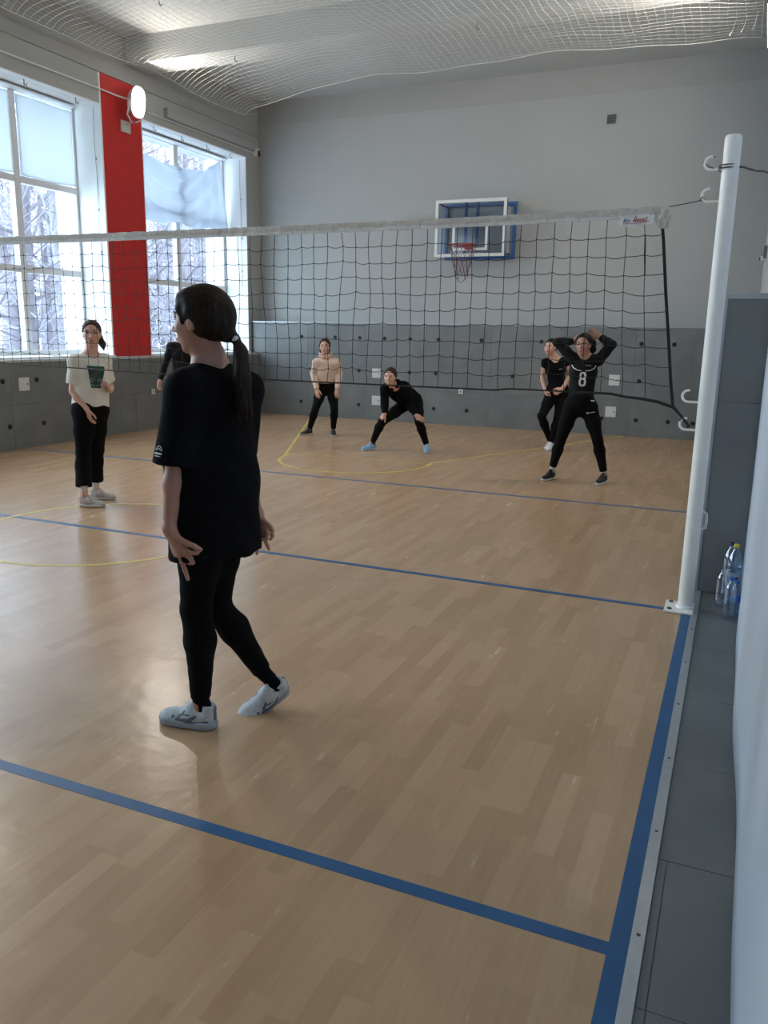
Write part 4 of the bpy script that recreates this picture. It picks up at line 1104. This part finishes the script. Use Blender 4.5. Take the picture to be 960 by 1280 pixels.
def person(key, label, name='person', h=.006, cfg=None):
    c = dict(s=1.0, head=(0, -1, 0), headup=(0, 0, 1), hs=.238, skin=SKIN2, hair=HAIRM, hairstyle='bun', top=BLK, toplabel=None, sleeve='short', fit=.014, hem=None, bottom=LEG, botend=.09, shoes=(BLACK, WSOCK, None), sock=None, group=None, curl=.5, smile=0)
    c.update(cfg or {}); j = {k: np.array(v, float) for k, v in J[key].items()}; s = c['s']
    base = (j['AL'] + j['AR']) / 2 * [1, 1, 0]
    root = empty('person', tuple(base), label=label, cat='person')
    P, N, SL, SR = j['P'], j['N'], j['SL'], j['SR']; up = nrm(N - P); r = nrm((SR - SL) - up * ((SR - SL) @ up)); f = np.cross(up, r); A = np.array([r, f, up]); T = np.linalg.norm(N - P)
    B = lambda x, y, z: P + r * x + f * y + up * z * T
    # pelvis frame follows the hips
    hr = nrm(j['HR'] - j['HL'])
    # ---- feet
    feet = {}
    for q in 'LR':
        a = j['A' + q]
        if c.get('rearfoot') == q: feet[q] = (j['h' + q], j['t' + q], c['rearup']); continue
        d = nrm((j['t' + q] - j['h' + q]) * [1, 1, 0]); hl = (a - d * c.get('heeloff', .055)) * [1, 1, 0]; hl[2] = .0012
        feet[q] = (hl, hl + d * .25, (0, 0, 1)); j['A' + q] = np.array([a[0], a[1], max(.095, min(a[2], .115))])
    # ---- skin
    F = Field()
    AH = frame3(c['head'], c['headup']); L = head_skin(F, j['Hc'], AH, c['hs'])
    F.cone(N + f * .004, L(0, -.06, -.22), .050 * s, .052 * s, .02); F.cone(N - up * .03, L(0, .02, -.30), .050 * s, .045 * s, .02)
    F.cone(N, N - up * .06 + f * .0, .055 * s, .07 * s, .03)
    F.ell(B(0, 0, .70), (.135 * s, .095 * s, .20 * T), A, .04); F.cone(SL, SR, .048 * s, .048 * s, .04); 
    for q in ('SL', 'SR'): F.cone(N - up * .01, j[q] + up * .005, .042 * s, .036 * s, .03)
    F.cone(B(0, 0, .30), B(0, .0, .55), .115 * s, .115 * s, .05, flat=(f, .74)); F.ell(P + up * .0, (.155 * s, .105 * s, .11 * s), A, .05)
    for q in 'LR':
        Sh, El, Wr, Hp, Kn, An = (j[x + q] for x in 'SEWHKA')
        bend = nrm(np.cross(El - Sh, Wr - El) + 1e-6)
        F.chain([Sh, Sh * .55 + El * .45, El], [.045 * s, .042 * s, .034 * s], .03, .02)
        fd = nrm(Wr - El)
        F.chain([El, El * .7 + Wr * .3, Wr], [.034 * s, .036 * s, .0235 * s], .012, .02)
        F.ell(Wr, np.array((.028, .03, .019)) * s, np.array([nrm(np.cross(fd, nrm(np.array(c['palm' + q]) if 'palm' + q in c else f))), fd, nrm(np.cross(nrm(np.cross(fd, nrm(np.array(c['palm' + q]) if 'palm' + q in c else f))), fd))]), .012)
        kf = nrm(np.cross(np.cross(Kn - Hp, f) , Kn - Hp))
        F.chain([Hp, Hp * .5 + Kn * .5, Kn], [.080 * s, .068 * s, .049 * s], .04, .03)
        sd = nrm(An - Kn); bk = nrm(-f - sd * (-f @ sd))
        F.chain([Kn, Kn * .68 + An * .32 + bk * .016 * s, An], [.048 * s, .050 * s, .030 * s], .015, .03)
        F.cone(An, np.array(feet[q][0]) + nrm(np.array(feet[q][1]) - np.array(feet[q][0])) * .07 + nrm(feet[q][2]) * .045, .030 * s, .027 * s, .01)
        if 'hand' + q in c: c['hand' + q](F, j)
        else:
            dflt_n = {'L': f * 0 - r * 0 + -r * 0, 'R': 0}
            pn = c.get('palm' + q, (r if q == 'L' else -r)); th = c.get('thumb' + q, f)
            hand(F, Wr, j['tip' + q], pn, th, s * .98, c.get('curl' + q, c['curl']))
    body = fmesh('body', F, h, c['skin'], root)
    face_parts(L, AH, c['hs'], body, c['smile'])
    # ---- trousers / leggings
    G = Field(); o_ = c.get('legfit', .006)
    G.ell(P + up * .01, np.array((.160, .108, .13)) * s + o_, A, .05)
    G.cone(B(0, 0, .05), B(0, 0, .30), .128 * s, .118 * s, .05, flat=(f, .78))
    for x in (-1, 1): G.ell(P + r * x * .065 * s - f * .055 * s - up * .045, (.082 * s, .078 * s, .085 * s), A, .04)
    G.plane(B(0, 0, .34), up)
    for q in 'LR':
        Hp, Kn, An = (j[x + q] for x in 'HKA'); sd = nrm(An - Kn); bk = nrm(-f - sd * (-f @ sd)); end = An - sd * (c['botend'] - .09 + .012); rr = c.get('cuff', .033)
        G.chain([Hp, Hp * .55 + Kn * .45, Kn], [.088 * s + o_, .074 * s + o_, .052 * s + o_], .045, .03)
        G.chain([Kn, Kn * .68 + An * .32 + bk * .016 * s], [.052 * s + o_, .053 * s + o_], .02)
        G.cone(Kn * .68 + An * .32 + bk * .016 * s, An, .053 * s + o_, rr + o_, .03, cut=[(end, sd)])
    if c.get('wrinkle', 1): G.warp(lambda Q: .0006 * np.sin(Q[:, 2] * 90 + 6 * np.sin(Q[:, 0] * 14) + 5 * np.sin(Q[:, 1] * 17)) * (Q[:, 2] < .9))
    leg = fmesh(c.get('bottomname', 'leggings'), G, h, c['bottom'], root)
    # ---- top
    G = Field(); o_ = c['fit']; hem = c['hem'] if c['hem'] is not None else -.02
    hemc = B(0, c.get('hemf', 0), hem)
    G.ell(B(0, 0, .70), (.142 * s + o_, .102 * s + o_, .21 * T + o_), A, .04)
    G.cone(SL, SR, .052 * s + o_ * .6, .052 * s + o_ * .6, .04)
    for q in ('SL', 'SR'): G.cone(N - up * .028, j[q], .046 * s, .042 * s + o_ * .5, .03)
    for x in (-1, 1): G.ell(B(x * .065, .066, .62), (.062 * s, .050 * s, .06 * s), A, .035)
    wa = c.get('waist', .118) * s + o_; hw = c.get('hemw', .150) * s + o_
    G.cone(B(0, 0, .62), hemc * .45 + B(0, 0, .62) * .55, .135 * s + o_, (wa + hw) / 2 if c.get('loose') else wa, .05, flat=(f, .72), cut=[(hemc, -up)])
    G.cone(hemc * .45 + B(0, 0, .62) * .55, hemc - up * .05, (wa + hw) / 2 if c.get('loose') else wa, hw, .05, flat=(f, .74), cut=[(hemc, -up)])
    for q in 'LR':
        Sh, El, Wr = (j[x + q] for x in 'SEW')
        if c['sleeve'] == 'short':
            d = nrm(El - Sh); e = Sh + d * c.get('sleevelen' + q, c.get('sleevelen', .18)); rr = c.get('sleever' + q, c.get('sleever', .062))
            G.cone(Sh, e + d * .05, .053 * s + o_ * .5, rr * 1.08, .035, cut=[(e, d)])
        elif c['sleeve'] == 'cap':
            d = nrm(El - Sh); e = Sh + d * .07; G.cone(Sh, e + d * .03, .052 * s, .050, .03, cut=[(e, d)])
        else:
            G.chain([Sh, Sh * .55 + El * .45, El], [.050 * s + o_ * .6, .049 * s + o_ * .6, .042 * s + o_ * .8], .035, .02); d = nrm(Wr - El); e = Wr - d * c.get('cuffup', .0); mid = El * .65 + Wr * .35
            G.cone(El, mid, .042 * s + o_ * .8, .043 * s + o_ * .6, .015)
            G.cone(mid, e + d * .03, .043 * s + o_ * .6, .033 * s + o_ * .3, .02, cut=[(e, d)])
    # neckline
    nk = c.get('neck', (.0, .045)); G.ell(N + f * (.035 + nk[0]) + up * .02, (.062, .070, nk[1] + .02), A, .006, 's')
    wr = c.get('folds', .003)
    if wr: G.warp(lambda Q: wr * (np.sin(((Q - P) @ r) * 34 + 3.2 * np.sin(((Q - P) @ up) * 7 + 1) + 2 * np.sin(((Q - P) @ f) * 9)) * np.clip(.75 - ((Q - P) @ up) / T, .12, 1) + .6 * np.sin(((Q - P) @ up) * 30 + 4 * np.sin(((Q - P) @ r) * 11) + 2 * ((Q - P) @ f) * 15)))
    top = fmesh(c.get('topname', 'shirt'), G, h, c['top'], root)
    if 'toplabel' in c and c['toplabel']: top['label'] = c['toplabel']
    # ---- hair
    G = Field(); hs = c['hs']; g = c.get('hairg', .020)
    G.ell(L(0, -.075, .145), np.array((.345 + g, .415 + g, .37 + g)) * hs, AH, 0)
    for x in (-1, 1): G.ell(L(.21 * x, -.16, .0), np.array((.09 + g, .15, .20)) * hs, AH, .02)
    for x in (-1, 1): G.ell(L(.37 * x, .05, -.13), np.array((.14, .13, .19)) * hs, AH, .012, 's')
    G.ell(L(0, .54, -.10), np.array((.42, .56, .50)) * hs, AH, .012, 's'); G.ell(L(0, .30, -.42), np.array((.5, .40, .40)) * hs, AH, .01, 's')
    G.ell(L(0, -.32, -.52), np.array((.3, .2, .18)) * hs, AH, .01, 's')
    c['hairfn'](G, L, AH, hs, j) if 'hairfn' in c else None
    hair = fmesh('hair', G, min(h, .005), c['hair'], root, 1)
    # ---- shoes
    for q, sd in (('L', -1), ('R', 1)):
        hl, to, uv = feet[q]
        e = empty('shoe'); e.parent = root
        shoe(e, hl, to, .26 * s, c['shoes'], sd, h if h > .004 else .0032, uv, (c['sock'], j['K' + q] - j['A' + q]) if c['sock'] else None, j['A' + q] + nrm(j['K' + q] - j['A' + q]) * c.get('sockup', .015))
        for ch in e.children: ch.matrix_parent_inverse = Matrix.Identity(4)
    # children were modelled in world space
    inv = Matrix.Translation(-Vector(root.location))
    for ch in root.children: ch.matrix_parent_inverse = inv
    bpy.context.view_layer.update()
    return root, dict(body=body, top=top, leg=leg, hair=hair, A=A, B=B, L=L, AH=AH, j=j, T=T)

def bvh(o):
    me = o.data; return BVHTree.FromPolygons([tuple(v.co) for v in me.vertices], [tuple(p.vertices) for p in me.polygons])
def ribbon(tree, org, n, r, u, pts, w, m, name, parent, off=.002, root=None):
    """flat printed stroke laid on a garment: pts in (x, y) metres in the plane through org"""
    org, n, r, u = (Vector(tuple(q)) for q in (org, n, r, u)); n = n.normalized()
    fine = []
    for i in range(len(pts) - 1):
        a, b = Vector(pts[i]), Vector(pts[i + 1]); k = max(1, int((b - a).length / .006))
        fine += [a.lerp(b, t / k) for t in range(k)]
    fine.append(Vector(pts[-1])); bm = MB()
    for i, p in enumerate(fine):
        t = (fine[min(i + 1, len(fine) - 1)] - fine[max(0, i - 1)]).normalized(); nn = Vector((-t.y, t.x))
        for sgn in (-1, 1):
            q = p + nn * sgn * w / 2; q3 = org + r * q.x + u * q.y + n * .3
            hit = tree.ray_cast(q3, -n, 1.0)[0]
            bm.v.append(tuple((hit if hit else org + r * q.x + u * q.y) + n * off))
    for i in range(len(fine) - 1): bm.f.append((i * 2, i * 2 + 1, i * 2 + 3, i * 2 + 2))
    o = bm.build(name, m, parent); sm = o.modifiers.new('t', 'SOLIDIFY'); sm.thickness = .0008
    return o
def finish(parent_obj):
    for ch in parent_obj.children: ch.matrix_parent_inverse = Matrix.Identity(4)
    # garment meshes themselves carry the world->root offset

# ---------------------------------------------------------------- the player in the foreground
def fg_left(F, j):
    w = j['WL']; d = nrm(j['lr0'] - w)
    F.cone(w, (j['li0'] + j['lm0']) / 2, .021, .023, .015); F.cone(w, j['lr0'], .020, .015, .015); F.cone(w, j['ll0'], .017, .013, .015)
    F.chain([w * .6 + j['lt0'] * .4, j['lt0'], j['lt1'], j['lt2'], j['lt3']], [.015, .014, .0115, .0105, .008], .01, .004)
    for k in ('li', 'lm', 'lr', 'll'): F.chain([j[k + str(i)] for i in range(4)], [.0105, .010, .0092, .0078], .006, .003)
def fg_right(F, j):
    w = j['WR']
    F.cone(w, j['ri0'], .020, .013, .015); F.cone(w, j['rr0'], .019, .013, .015); F.cone(w, j['rl0'], .017, .012, .015)
    F.chain([w, j['rt0'], j['rt1'], j['rt2'], j['rt3']], [.015, .012, .010, .0095, .0075], .01, .004)
    for k in ('ri', 'rm', 'rr', 'rl'): F.chain([j[k + str(i)] for i in range(4)], [.010, .0095, .0088, .0075], .006, .003)
def fg_hair(G, L, A, s, j):
    G.ell(L(0, -.16, .02), np.array((.34, .40, .36)) * s, A, .03)
    for x in (-1, 1):
        G.cone(L(.17 * x, .10, .34), L(.27 * x, .0, .14), .09 * s, .07 * s, .03); G.cone(L(.24 * x, -.20, .04), L(.10 * x, -.42, -.26), .075 * s, .07 * s, .03)
        G.chain([L(.17 * x, .22, .34), L(.25 * x, .20, .18), L(.285 * x, .17, -.04)], [.05 * s, .035 * s, .012 * s], .03, .02)
    t = L(0, -.56, -.30)
    G.cone(L(0, -.40, -.18), t, .10 * s, .062 * s, .03)
    p1 = t + np.array((.02, .0, -.05)); p2 = p1 + np.array((.02, -.025, -.09)); p3 = p2 + np.array((.01, -.01, -.10)); p4 = p3 + np.array((.005, 0, -.045))
    G.chain([t, p1, p2, p3, p4], [.016, .030, .036, .030, .010], .012, .02, flat=(A[1], .75))
    for k in range(7):
        a = k * .9; o = np.array((.020 * math.cos(a), .016 * math.sin(a), 0))
        G.chain([p1 + o, p2 + o * 1.3, p3 + o * 1.3, p4 + o * 1.4 + np.array((0, 0, -.012 * (k % 3)))], [.010, .011, .009, .003], .006, .006)
    G.warp(lambda Q: .0006 * np.sin(((Q - L(0, -.5, -.3)) @ A[0]) * 240 + 5 * np.sin(Q[:, 2] * 22)))
SHW = mat('white_grey_mesh', (.62, .66, .70), .8, bump=(400, .5), noise=(60, .1)); SHS = mat('pale_grey_foam', (.36, .41, .49), .6, bump=(60, .1)); SHA = mat('slate_overlay', (.13, .16, .20), .5)
fg, q = person('FG', 'dark haired player in a black oversized tee walking left in the foreground', h=.0042, cfg=dict(
    s=1.03, head=(-.99, -.14, -.05), headup=(.0, 0, 1), hs=.248, skin=SKIN, hair=HAIRB, hairfn=fg_hair, top=BLK, topname='tee_shirt', sleeve='short', sleevelen=.285, sleever=.080, sleeverR=.055, sleevelenR=.27, heeloff=.072, fit=.03, hem=-.27, loose=1,
    hemw=.172, waist=.152, folds=.003, shoes=(SHW, SHS, SHA), sock=BLK, botend=.10, handL=fg_left, handR=fg_right, rearfoot='R', rearup=(0.50, 0.05, .86), neck=(-.01, .05), palmL=(.8, .5, 0)))
t = bvh(q['top']); j = q['j']
ad = nrm(j['EL'] - j['SL']); nn = nrm(np.array((-.25, -1.0, .05)) - ad * (np.array((-.25, -1, .05)) @ ad)); rr = np.cross(-ad, nn) * -1
rr = nrm(np.cross(nn, -ad)) * -1
WP = mat('white_print', (.62, .66, .64), .7)
oc = j['SL'] + ad * .235 + nn * .05
for pts, w in (([(-.020 + .04 * k / 8, .016 * math.sin(math.pi * k / 8)) for k in range(9)], .003), ([(-.012 + .024 * k / 6, .008 * math.sin(math.pi * k / 6) - .001) for k in range(7)], .0025), ([(-.021, -.012), (.021, -.012)], .006), ([(-.016, -.022), (.016, -.022)], .0025)):
    ribbon(t, oc, nn, rr, -ad, pts, w, WP, 'sleeve_print', q['top'])
G = Field(); tt = q['L'](0, -.56, -.30); G.cone(tt - q['AH'][0] * .006, tt + q['AH'][0] * .006, .016, .016, 0); fmesh('hair_tie', G, .004, mat('pale_hair_tie', (.55, .6, .6), .5), q['hair'])

# ---------------------------------------------------------------- cream tee, by the net
def tail(dx, n=1, r=.03, z=-.5):
    def fn(G, L, A, s, j):
        G.chain([L(0, -.45, .05), L(dx * .6, -.42, -.15), L(dx, -.30, -.40), L(dx * 1.1, -.25, z)], [.05 * s * n, .14 * s * n, .12 * s * n, .03 * s], .02, .02)
        G.warp(lambda Q: .001 * np.sin(Q[:, 2] * 260))
    return fn
BEI = mat('pale_beige_leather', (.56, .50, .47), .6, noise=(30, .1)); BEI2 = mat('warm_white_sole', (.60, .58, .55), .6); BEA = mat('taupe_overlay', (.34, .27, .25), .6)
pr, q = person('P1', 'player in a cream tee with a dark green print standing near the left windows', cfg=dict(
    s=.97, head=(.62, -.78, 0), hs=.232, hair=HAIRM, hairfn=tail(-.36, 1, z=-.62), top=CREAM, topname='tee_shirt', sleeve='short', sleevelen=.20, sleever=.058, fit=.016, hem=.07, loose=1, hemw=.158, waist=.128, folds=.0035,
    shoes=(BEI, BEI2, BEA), sock=WSOCK, sockup=.045, botend=.15, cuff=.062, legfit=.014, bottomname='trousers', thumbR=(.6, -.8, 0), palmR=(.3, .9, 0), curl=.35, curlL=1.4, palmL=(-.3, .3, -.9), thumbL=(0, 0, 1), smile=.3, neck=(.02, .05)))
t = bvh(q['top']); A = q['A']; GRN = mat('dark_green_print', (.015, .075, .07), .8, noise=(30, .4)); PAL = mat('pale_green_print', (.32, .42, .40), .8); BRN = mat('brown_print', (.16, .07, .04), .8)
oc = q['B'](-.005, .12, .56)
for k in range(10):
    yy = .10 - .0195 * k; hw = .086 - .004 * k
    ribbon(t, oc, A[1], A[0], A[2], [(-hw, yy), (hw - .01, yy)], .0195, GRN, 'shirt_print', q['top'], .002)
for sg in (-1, 1):
    ribbon(t, oc, A[1], A[0], A[2], [(sg * .015, -.02), (sg * .035, .0), (sg * .055, -.015), (sg * .04, -.03), (sg * .02, -.028)], .006, PAL, 'shirt_print', q['top'], .004)
    ribbon(t, oc, A[1], A[0], A[2], [(sg * .008, -.07), (sg * .03, -.055), (sg * .05, -.06)], .005, PAL, 'shirt_print', q['top'], .004)
ribbon(t, oc, A[1], A[0], A[2], [(-.02, .075), (-.005, .04), (.005, .01), (.0, -.02)], .014, BRN, 'shirt_print', q['top'], .004)
ribbon(t, oc, A[1], A[0], A[2], [(.01, .06), (.025, .03), (.012, .0)], .010, BRN, 'shirt_print', q['top'], .004)

# ---------------------------------------------------------------- long black sleeves, behind the foreground player
person('P2', 'player in black long sleeves half hidden behind the dark haired foreground player', cfg=dict(
    head=(.35, -.93, 0), hs=.225, hair=HAIRK, hairfn=tail(0), top=JER, topname='long_sleeved_top', sleeve='long', fit=.006, hem=.08, shoes=(BLACK, WSOCK, None), palmR=(.9, 0, 0), palmL=(-.9, 0, 0), thumbL=(0, -1, 0), thumbR=(0, -1, 0)))

# ---------------------------------------------------------------- beige hoodie
def side_hair(G, L, A, s, j):
    for x in (-1, 1): G.chain([L(.24 * x, .12, .28), L(.31 * x, .02, .05), L(.29 * x, -.06, -.40)], [.05 * s, .055 * s, .05 * s], .02, .02)
pr, q = person('P3', 'player in a cropped beige hoodie leaning with both hands on the thighs', cfg=dict(
    s=.97, head=(.34, -.94, -.03), hs=.235, hair=HAIRM, top=BEIGE, topname='hoodie', sleeve='long', fit=.015, hem=.20, hemw=.135, waist=.135, folds=.005, cuffup=.0, shoes=(BLACK, WSOCK, None), sock=BLACK,
    palmL=(.2, .6, -.6), palmR=(.2, .6, -.6), thumbL=(-.9, -.3, 0), thumbR=(.9, .3, 0), curl=.25, hairfn=side_hair))
j = q['j']; A = q['A']; N = j['N']
G = Field()
for k in range(9):
    a = math.radians(-150 + k * 37.5); b2 = math.radians(-150 + (k + 1) * 37.5)
    if k < 8: G.cone(N + A[0] * .078 * math.sin(a) * 1 - A[1] * (.055 * math.cos(a) - .0) + A[2] * (.045 + .014 * math.cos(a)), N + A[0] * .078 * math.sin(b2) - A[1] * (.055 * math.cos(b2)) + A[2] * (.045 + .014 * math.cos(b2)), .034, .034, .012)
fmesh('hood', G, .006, BEIGE, q['top'])
t = bvh(q['top'])
for x in (-.022, .026): ribbon(t, q['B'](x, .12, .80), A[1], A[0], A[2], [(0, .02), (.004 * (x > 0), -.05), (0, -.11)], .005, CREAM, 'drawstring', q['top'], .004)
G = Field(); hc = q['B'](0, 0, .21); G.cone(hc - A[2] * .005, hc + A[2] * .03, .150, .150, 0, flat=(A[1], .74), cut=[(hc - A[2] * .012, -A[2]), (hc + A[2] * .025, A[2])]); fmesh('ribbed_hem', G, .006, BEIGE, q['top'])

# ---------------------------------------------------------------- crouching player
LBL = mat('light_blue_mesh', (.22, .40, .60), .7, bump=(300, .3)); LBS = mat('pale_blue_sole', (.50, .58, .66), .6)
pr, q = person('P4', 'crouching player in black with light blue shoes and hands on the knees', cfg=dict(
    s=.97, head=(.12, -.98, -.06), headup=(.05, -.1, 1), hs=.236, hair=HAIRM, hairfn=tail(.0, .8), top=BLK, topname='hoodie', sleeve='long', fit=.02, hem=.02, hemw=.14, waist=.13, folds=.004, shoes=(LBL, LBS, None), sock=BLACK,
    palmL=(.2, .8, -.4), palmR=(.2, .8, -.4), thumbL=(-.9, -.3, 0), thumbR=(.9, .3, 0), curl=.45, smile=1.3, cuffup=.005))
t = bvh(q['body'])
G = Field(); L = q['L']; s = .236
MB().tube([L(-.07, .395, -.250), L(-.03, .418, -.262), L(.03, .418, -.262), L(.07, .395, -.250)], [.004, .0055, .0055, .004], 6).build('teeth', EYEW, q['body'])
j = q['j']; N = j['N']; A = q['A']; G = Field()
for k in range(8):
    a = math.radians(-150 + k * 37.5); b2 = math.radians(-150 + (k + 1) * 37.5)
    G.cone(N + A[0] * .08 * math.sin(a) - A[1] * .055 * math.cos(a) + A[2] * .02, N + A[0] * .08 * math.sin(b2) - A[1] * .055 * math.cos(b2) + A[2] * .02, .028, .028, .012)
fmesh('hood', G, .006, BLK, q['top'])

# ---------------------------------------------------------------- cap sleeves, behind the number 8 player
pr, q = person('P5', 'player in a black cap sleeved tee standing behind the number 8 player', cfg=dict(
    s=.97, head=(-.35, -.93, .04), hs=.23, hair=HAIRK, hairfn=tail(.1, .8), top=BLK, topname='tee_shirt', sleeve='cap', fit=.006, hem=.12, hemw=.128, waist=.108, folds=.002, shoes=(BRIGHT, WSOCK, None), sock=WSOCK, sockup=.05,
    palmR=(.8, .3, 0), palmL=(-.3, .9, -.2), thumbR=(.2, -.9, .2), thumbL=(-.1, -.3, .9), neck=(.03, .075), curl=.6))
t = bvh(q['top']); A = q['A']
ribbon(t, q['B'](.06, .12, .66), A[1], A[0], A[2], [(-.13, .0), (-.09, -.004)], .006, WP, 'shirt_print', q['top'])

# ---------------------------------------------------------------- number 8
def bun(G, L, A, s, j):
    G.ell(L(.0, -.34, .30), np.array((.22, .20, .20)) * s, A, .03)
    G.chain([L(-.05, -.40, .20), L(-.28, -.40, .05), L(-.36, -.34, -.25), L(-.34, -.32, -.42)], [.05, .04, .032, .012], .02, .02)
    G.cone(L(.30, .02, .0), L(.25, -.1, -.30), .05 * s, .03 * s, .02)
BSH = mat('black_sport_mesh', (.008, .008, .009), .6)
pr, q = person('P6', 'player in a black number 8 jersey holding her hair up behind her head', cfg=dict(
    s=1.0, head=(-.12, -.99, -.05), hs=.236, hair=HAIRK, hairfn=bun, skin=SKIN, top=JER, topname='jersey', sleeve='long', fit=.008, hem=.13, hemw=.14, waist=.118, folds=.003, shoes=(BSH, WSOCK, None), sock=WSOCK, sockup=.03, cuffup=.02,
    palmR=(0, -1, 0), palmL=(0, -1, 0), thumbR=(0, 0, 1), thumbL=(0, 0, 1), curl=.35, botend=.115, neck=(.02, .06)))
t = bvh(q['top']); A = q['A']; oc = q['B'](0, .12, .50); JW = mat('white_jersey_print', (.72, .72, .70), .6)
def loop(cx, cy, a, b_, n=20): return [(cx + a * math.copysign(abs(math.cos(2 * math.pi * k / n)) ** .7, math.cos(2 * math.pi * k / n)), cy + b_ * math.copysign(abs(math.sin(2 * math.pi * k / n)) ** .7, math.sin(2 * math.pi * k / n))) for k in range(n + 1)]
X8 = .0
ribbon(t, oc, A[1], A[0], A[2], loop(X8, .050, .025, .032), .021, JW, 'number_eight', q['top'], .003)
ribbon(t, oc, A[1], A[0], A[2], loop(X8, -.018, .028, .036), .021, JW, 'number_eight', q['top'], .003)
ch = q['B'](0, .12, .72)
for sg in (-1, 1): ribbon(t, ch, A[1], A[0], A[2], [(sg * .13, .045), (sg * .11, .012), (sg * .07, -.010), (sg * .02, -.018)], .008, JW, 'chest_stripe', q['top'], .003)
for k in range(4): ribbon(t, ch, A[1], A[0], A[2], [(-.075 + k * .016 * 1, .045), (-.067 + k * .016, .038 + .008 * (k % 2))], .006, JW, 'small_print', q['top'], .003)
t2 = bvh(q['leg']); j = q['j']; hp = j['HL'] * .88 + j['KL'] * .12
for pts in ([(-.045, -.012), (-.035, .004), (-.022, -.004), (-.035, -.014)], [(-.018, -.002), (-.008, .004)], [(-.004, 0), (.008, .006)], [(.012, .004), (.026, .010)], [(.03, .006), (.042, .014)]):
    ribbon(t2, hp + A[1] * .1, A[1], A[0] * -1, A[2], [(-x * -1, y) for x, y in pts], .006, JW, 'small_print', q['leg'], .003)
ribbon(t2, q['B'](-.13, .1, .11), A[1], A[0], A[2], [(-.02, 0), (.02, .003)], .012, JW, 'waist_label', q['leg'], .004)
groups = {'water_bottle': 'water bottles by the right wall', 'access_hatch': 'white hatches in the grey cladding', 'wall_socket': 'small white sockets', 'flood_lamp': 'flood lamps on the walls',
          'net_post': 'white net posts', 'window_sheet': 'white sheets over the upper panes', 'person': 'volleyball players'}
for o in COL.objects:
    if o.parent is None and 'category' in o and o.name.split('.')[0] in groups: o['group'] = groups[o.name.split('.')[0]]
print('script seconds', round(time.time() - T0, 1))
